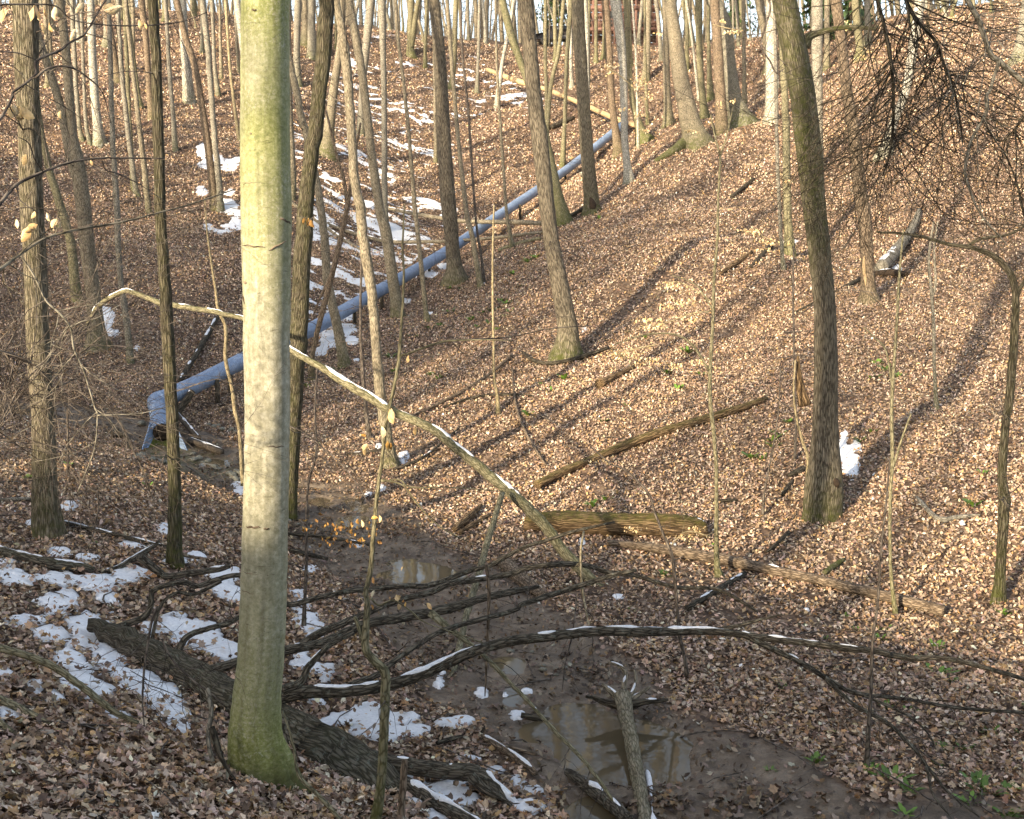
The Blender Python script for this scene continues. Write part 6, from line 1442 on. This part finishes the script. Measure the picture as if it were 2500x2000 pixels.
# ------------------------------------------------------------------ on the ridge
def evergreen(label, u, v, D, hgt, wid, seed, z0=.5):
    rng = np.random.default_rng(seed); a, b, c_ = ray(u, v); p = np.array([a * D / b, D, float(HF(a * D / b, D))]); root = empty('evergreen_tree', p)
    mb = MB(); mb.tube(np.array([p - [0, 0, .3], p + [0, 0, hgt * .5], p + [0, 0, hgt]]), np.array([.16, .1, .03]), 8, .05, seed); mb.build('trunk', M['brown'], root)
    n = 1500; t = rng.uniform(0, 1, n) ** .8; az = rng.uniform(0, 6.28, n); rad = wid * (1 - t) * rng.uniform(.25, 1, n) ** .6 * (.7 + .5 * np.sin(az * 3 + seed + t * 9))
    pos = p + np.stack([np.cos(az) * rad, np.sin(az) * rad, z0 + t * (hgt - z0) - rad * .25], -1)
    nr = np.stack([np.cos(az), np.sin(az), np.full(n, .9)], -1); nr /= np.linalg.norm(nr, axis=1)[:, None]
    cols = np.array([.028, .055, .016]) * rng.uniform(.6, 1.7, (n, 1))
    V_, T_, C2 = leaf_cloud(pos, nr, rng.uniform(.25, .5, n), 0, .5, rng, cols); mesh_np('crown', V_, T_, M['green'], root, {'col': C2}, False)
    tag(root, label, 'evergreen'); return root
evergreen('green evergreen seen through the trunks on the skyline left of the house frame', 1352, 110, 104, 7, 2.0, 3, 2.2)
evergreen('dark evergreen at the top right of the large dark tree', 2000, 60, 72, 6, 2.0, 4)
evergreen('dark evergreen beside the brown tree at the top', 2075, 60, 72, 7, 2.2, 5)
evergreen('dark evergreen behind the broad mossy grey tree', 1800, 100, 92, 7, 1.8, 6)
# timber house frame
a, b, c_ = ray(1500, 100); Dh = 100.0; hx = float(a * Dh / b); hz = float(HF(hx, Dh)) - .1
root = empty('timber_house', (hx, Dh, hz)); tag(root, 'reddish-brown timber house with balcony rails half hidden by trunks on the ridge', 'house')
X, Y, Zv = np.eye(3)
def hb(name, c0, hs, mat='board'):
    mb = MB(); box(mb, np.array([hx, Dh, hz]) + c0, (X, Y, Zv), hs); return mb.build(name, M[mat], root, False)
for k in range(5): hb('post', np.array([-3.6 + 1.8 * k, 0, 2.3]), (.09, .09, 2.4))
for z in (1.5, 3.2, 4.6): hb('beam', np.array([0, -.102, z]), (3.8, .07, .13))
for z in (2.0, 2.3, 3.7, 4.0): hb('rail', np.array([0, -.05, z]), (3.75, .03, .035))
for k in range(26): hb('baluster', np.array([-3.6 + .288 * k, .0, 2.15]), (.022, .022, .6))
for k in range(7): hb('plank', np.array([0, 1.4, .35 + .62 * k]), (3.9, .04, .29))
hb('floor', np.array([0, .7, 1.33]), (3.8, .66, .04)); hb('roof', np.array([0, .8, 5.1]), (4.3, 1.6, .12))
for k in range(3): f = hb('window', np.array([-2.4 + 2.4 * k, 1.335, 2.6]), (.5, .02, .6), 'glass')
# a dark vehicle parked behind the trunks
a, b, c_ = ray(1364, 104); Dc = 99.0; vx = float(a * Dc / b); vz = float(HF(vx, Dc))
root = empty('parked_car', (vx, Dc, vz)); tag(root, 'dark parked car half hidden behind trunks on the skyline', 'car')
mb = MB(); prof = [(-1.9,.35),(-1.95,.75),(-1.2,.9),(-.7,1.4),(.8,1.42),(1.4,.95),(1.9,.85),(1.95,.4)]
V = np.array([(vx + x, Dc + y, vz + z + .12) for y in (-.8, .8) for x, z in prof]); n = len(prof)
mb.raw(V, [(0, i, i + 1) for i in range(1, n - 1)] + [(n, n + i + 1, n + i) for i in range(1, n - 1)], [(i, (i + 1) % n, n + (i + 1) % n, n + i) for i in range(n)]); mb.build('body', M['car'], root, False)
for x in (-1.2, 1.2):
    for y in (-.78, .78):
        mb = MB(); mb.tube(np.array([[vx + x, Dc + y - .1, vz + .33], [vx + x, Dc + y + .1, vz + .33]]), np.array([.33, .33]), 16); mb.build('wheel', M['rubber'], root)
mb = MB(); box(mb, (vx + .05, Dc - .81, vz + 1.3), (X, Y, Zv), (.62, .012, .17)); mb.build('window', M['glass'], root, False)
# bare wood on the brown tree's foot, dark hollows in tree feet
def patch(prefix, name, mat, pts, D, off=.02):
    t = [o for o in bpy.data.objects if o.get('label', '').startswith(prefix)][0]
    w3, rr = path3(pts, D, D); w3 = w3 - np.array([0, off, 0]); s_ = cr(np.c_[w3, rr], 5); mb = MB(); mb.tube(s_[:, :3], s_[:, 3], 8, .25, 3, oval=1); return mb.build(name, M[mat], t)
def tdepth(prefix): return [o for o in bpy.data.objects if o.get('label', '').startswith(prefix)][0].location.y
d_ = tdepth('brown tree with orange'); r_ = 15 * d_ / F
patch('brown tree with orange', 'bare_wood', 'wood', [(2110,625,3),(2109,650,8),(2112,675,8),(2114,700,3)], d_ - r_ * .78, 0)
patch('brown tree with orange', 'bare_wood', 'wood', [(2127,662,5),(2128,685,12),(2127,705,10),(2126,722,3)], d_ - r_ * .62, 0)
d_ = tdepth('large dark furrowed'); r_ = 38 * d_ / F
patch('large dark furrowed', 'hollow', 'hollow', [(2034,1160,4),(2036,1172,22),(2038,1184,26),(2042,1194,10)], d_ - r_ * .95, 0)
d_ = tdepth('furrowed tree with a dark'); r_ = 20 * d_ / F
patch('furrowed tree with a dark', 'hollow', 'hollow', [(1440,480,4),(1446,495,16),(1447,508,18),(1446,516,8)], d_ - r_ * .75, 0)
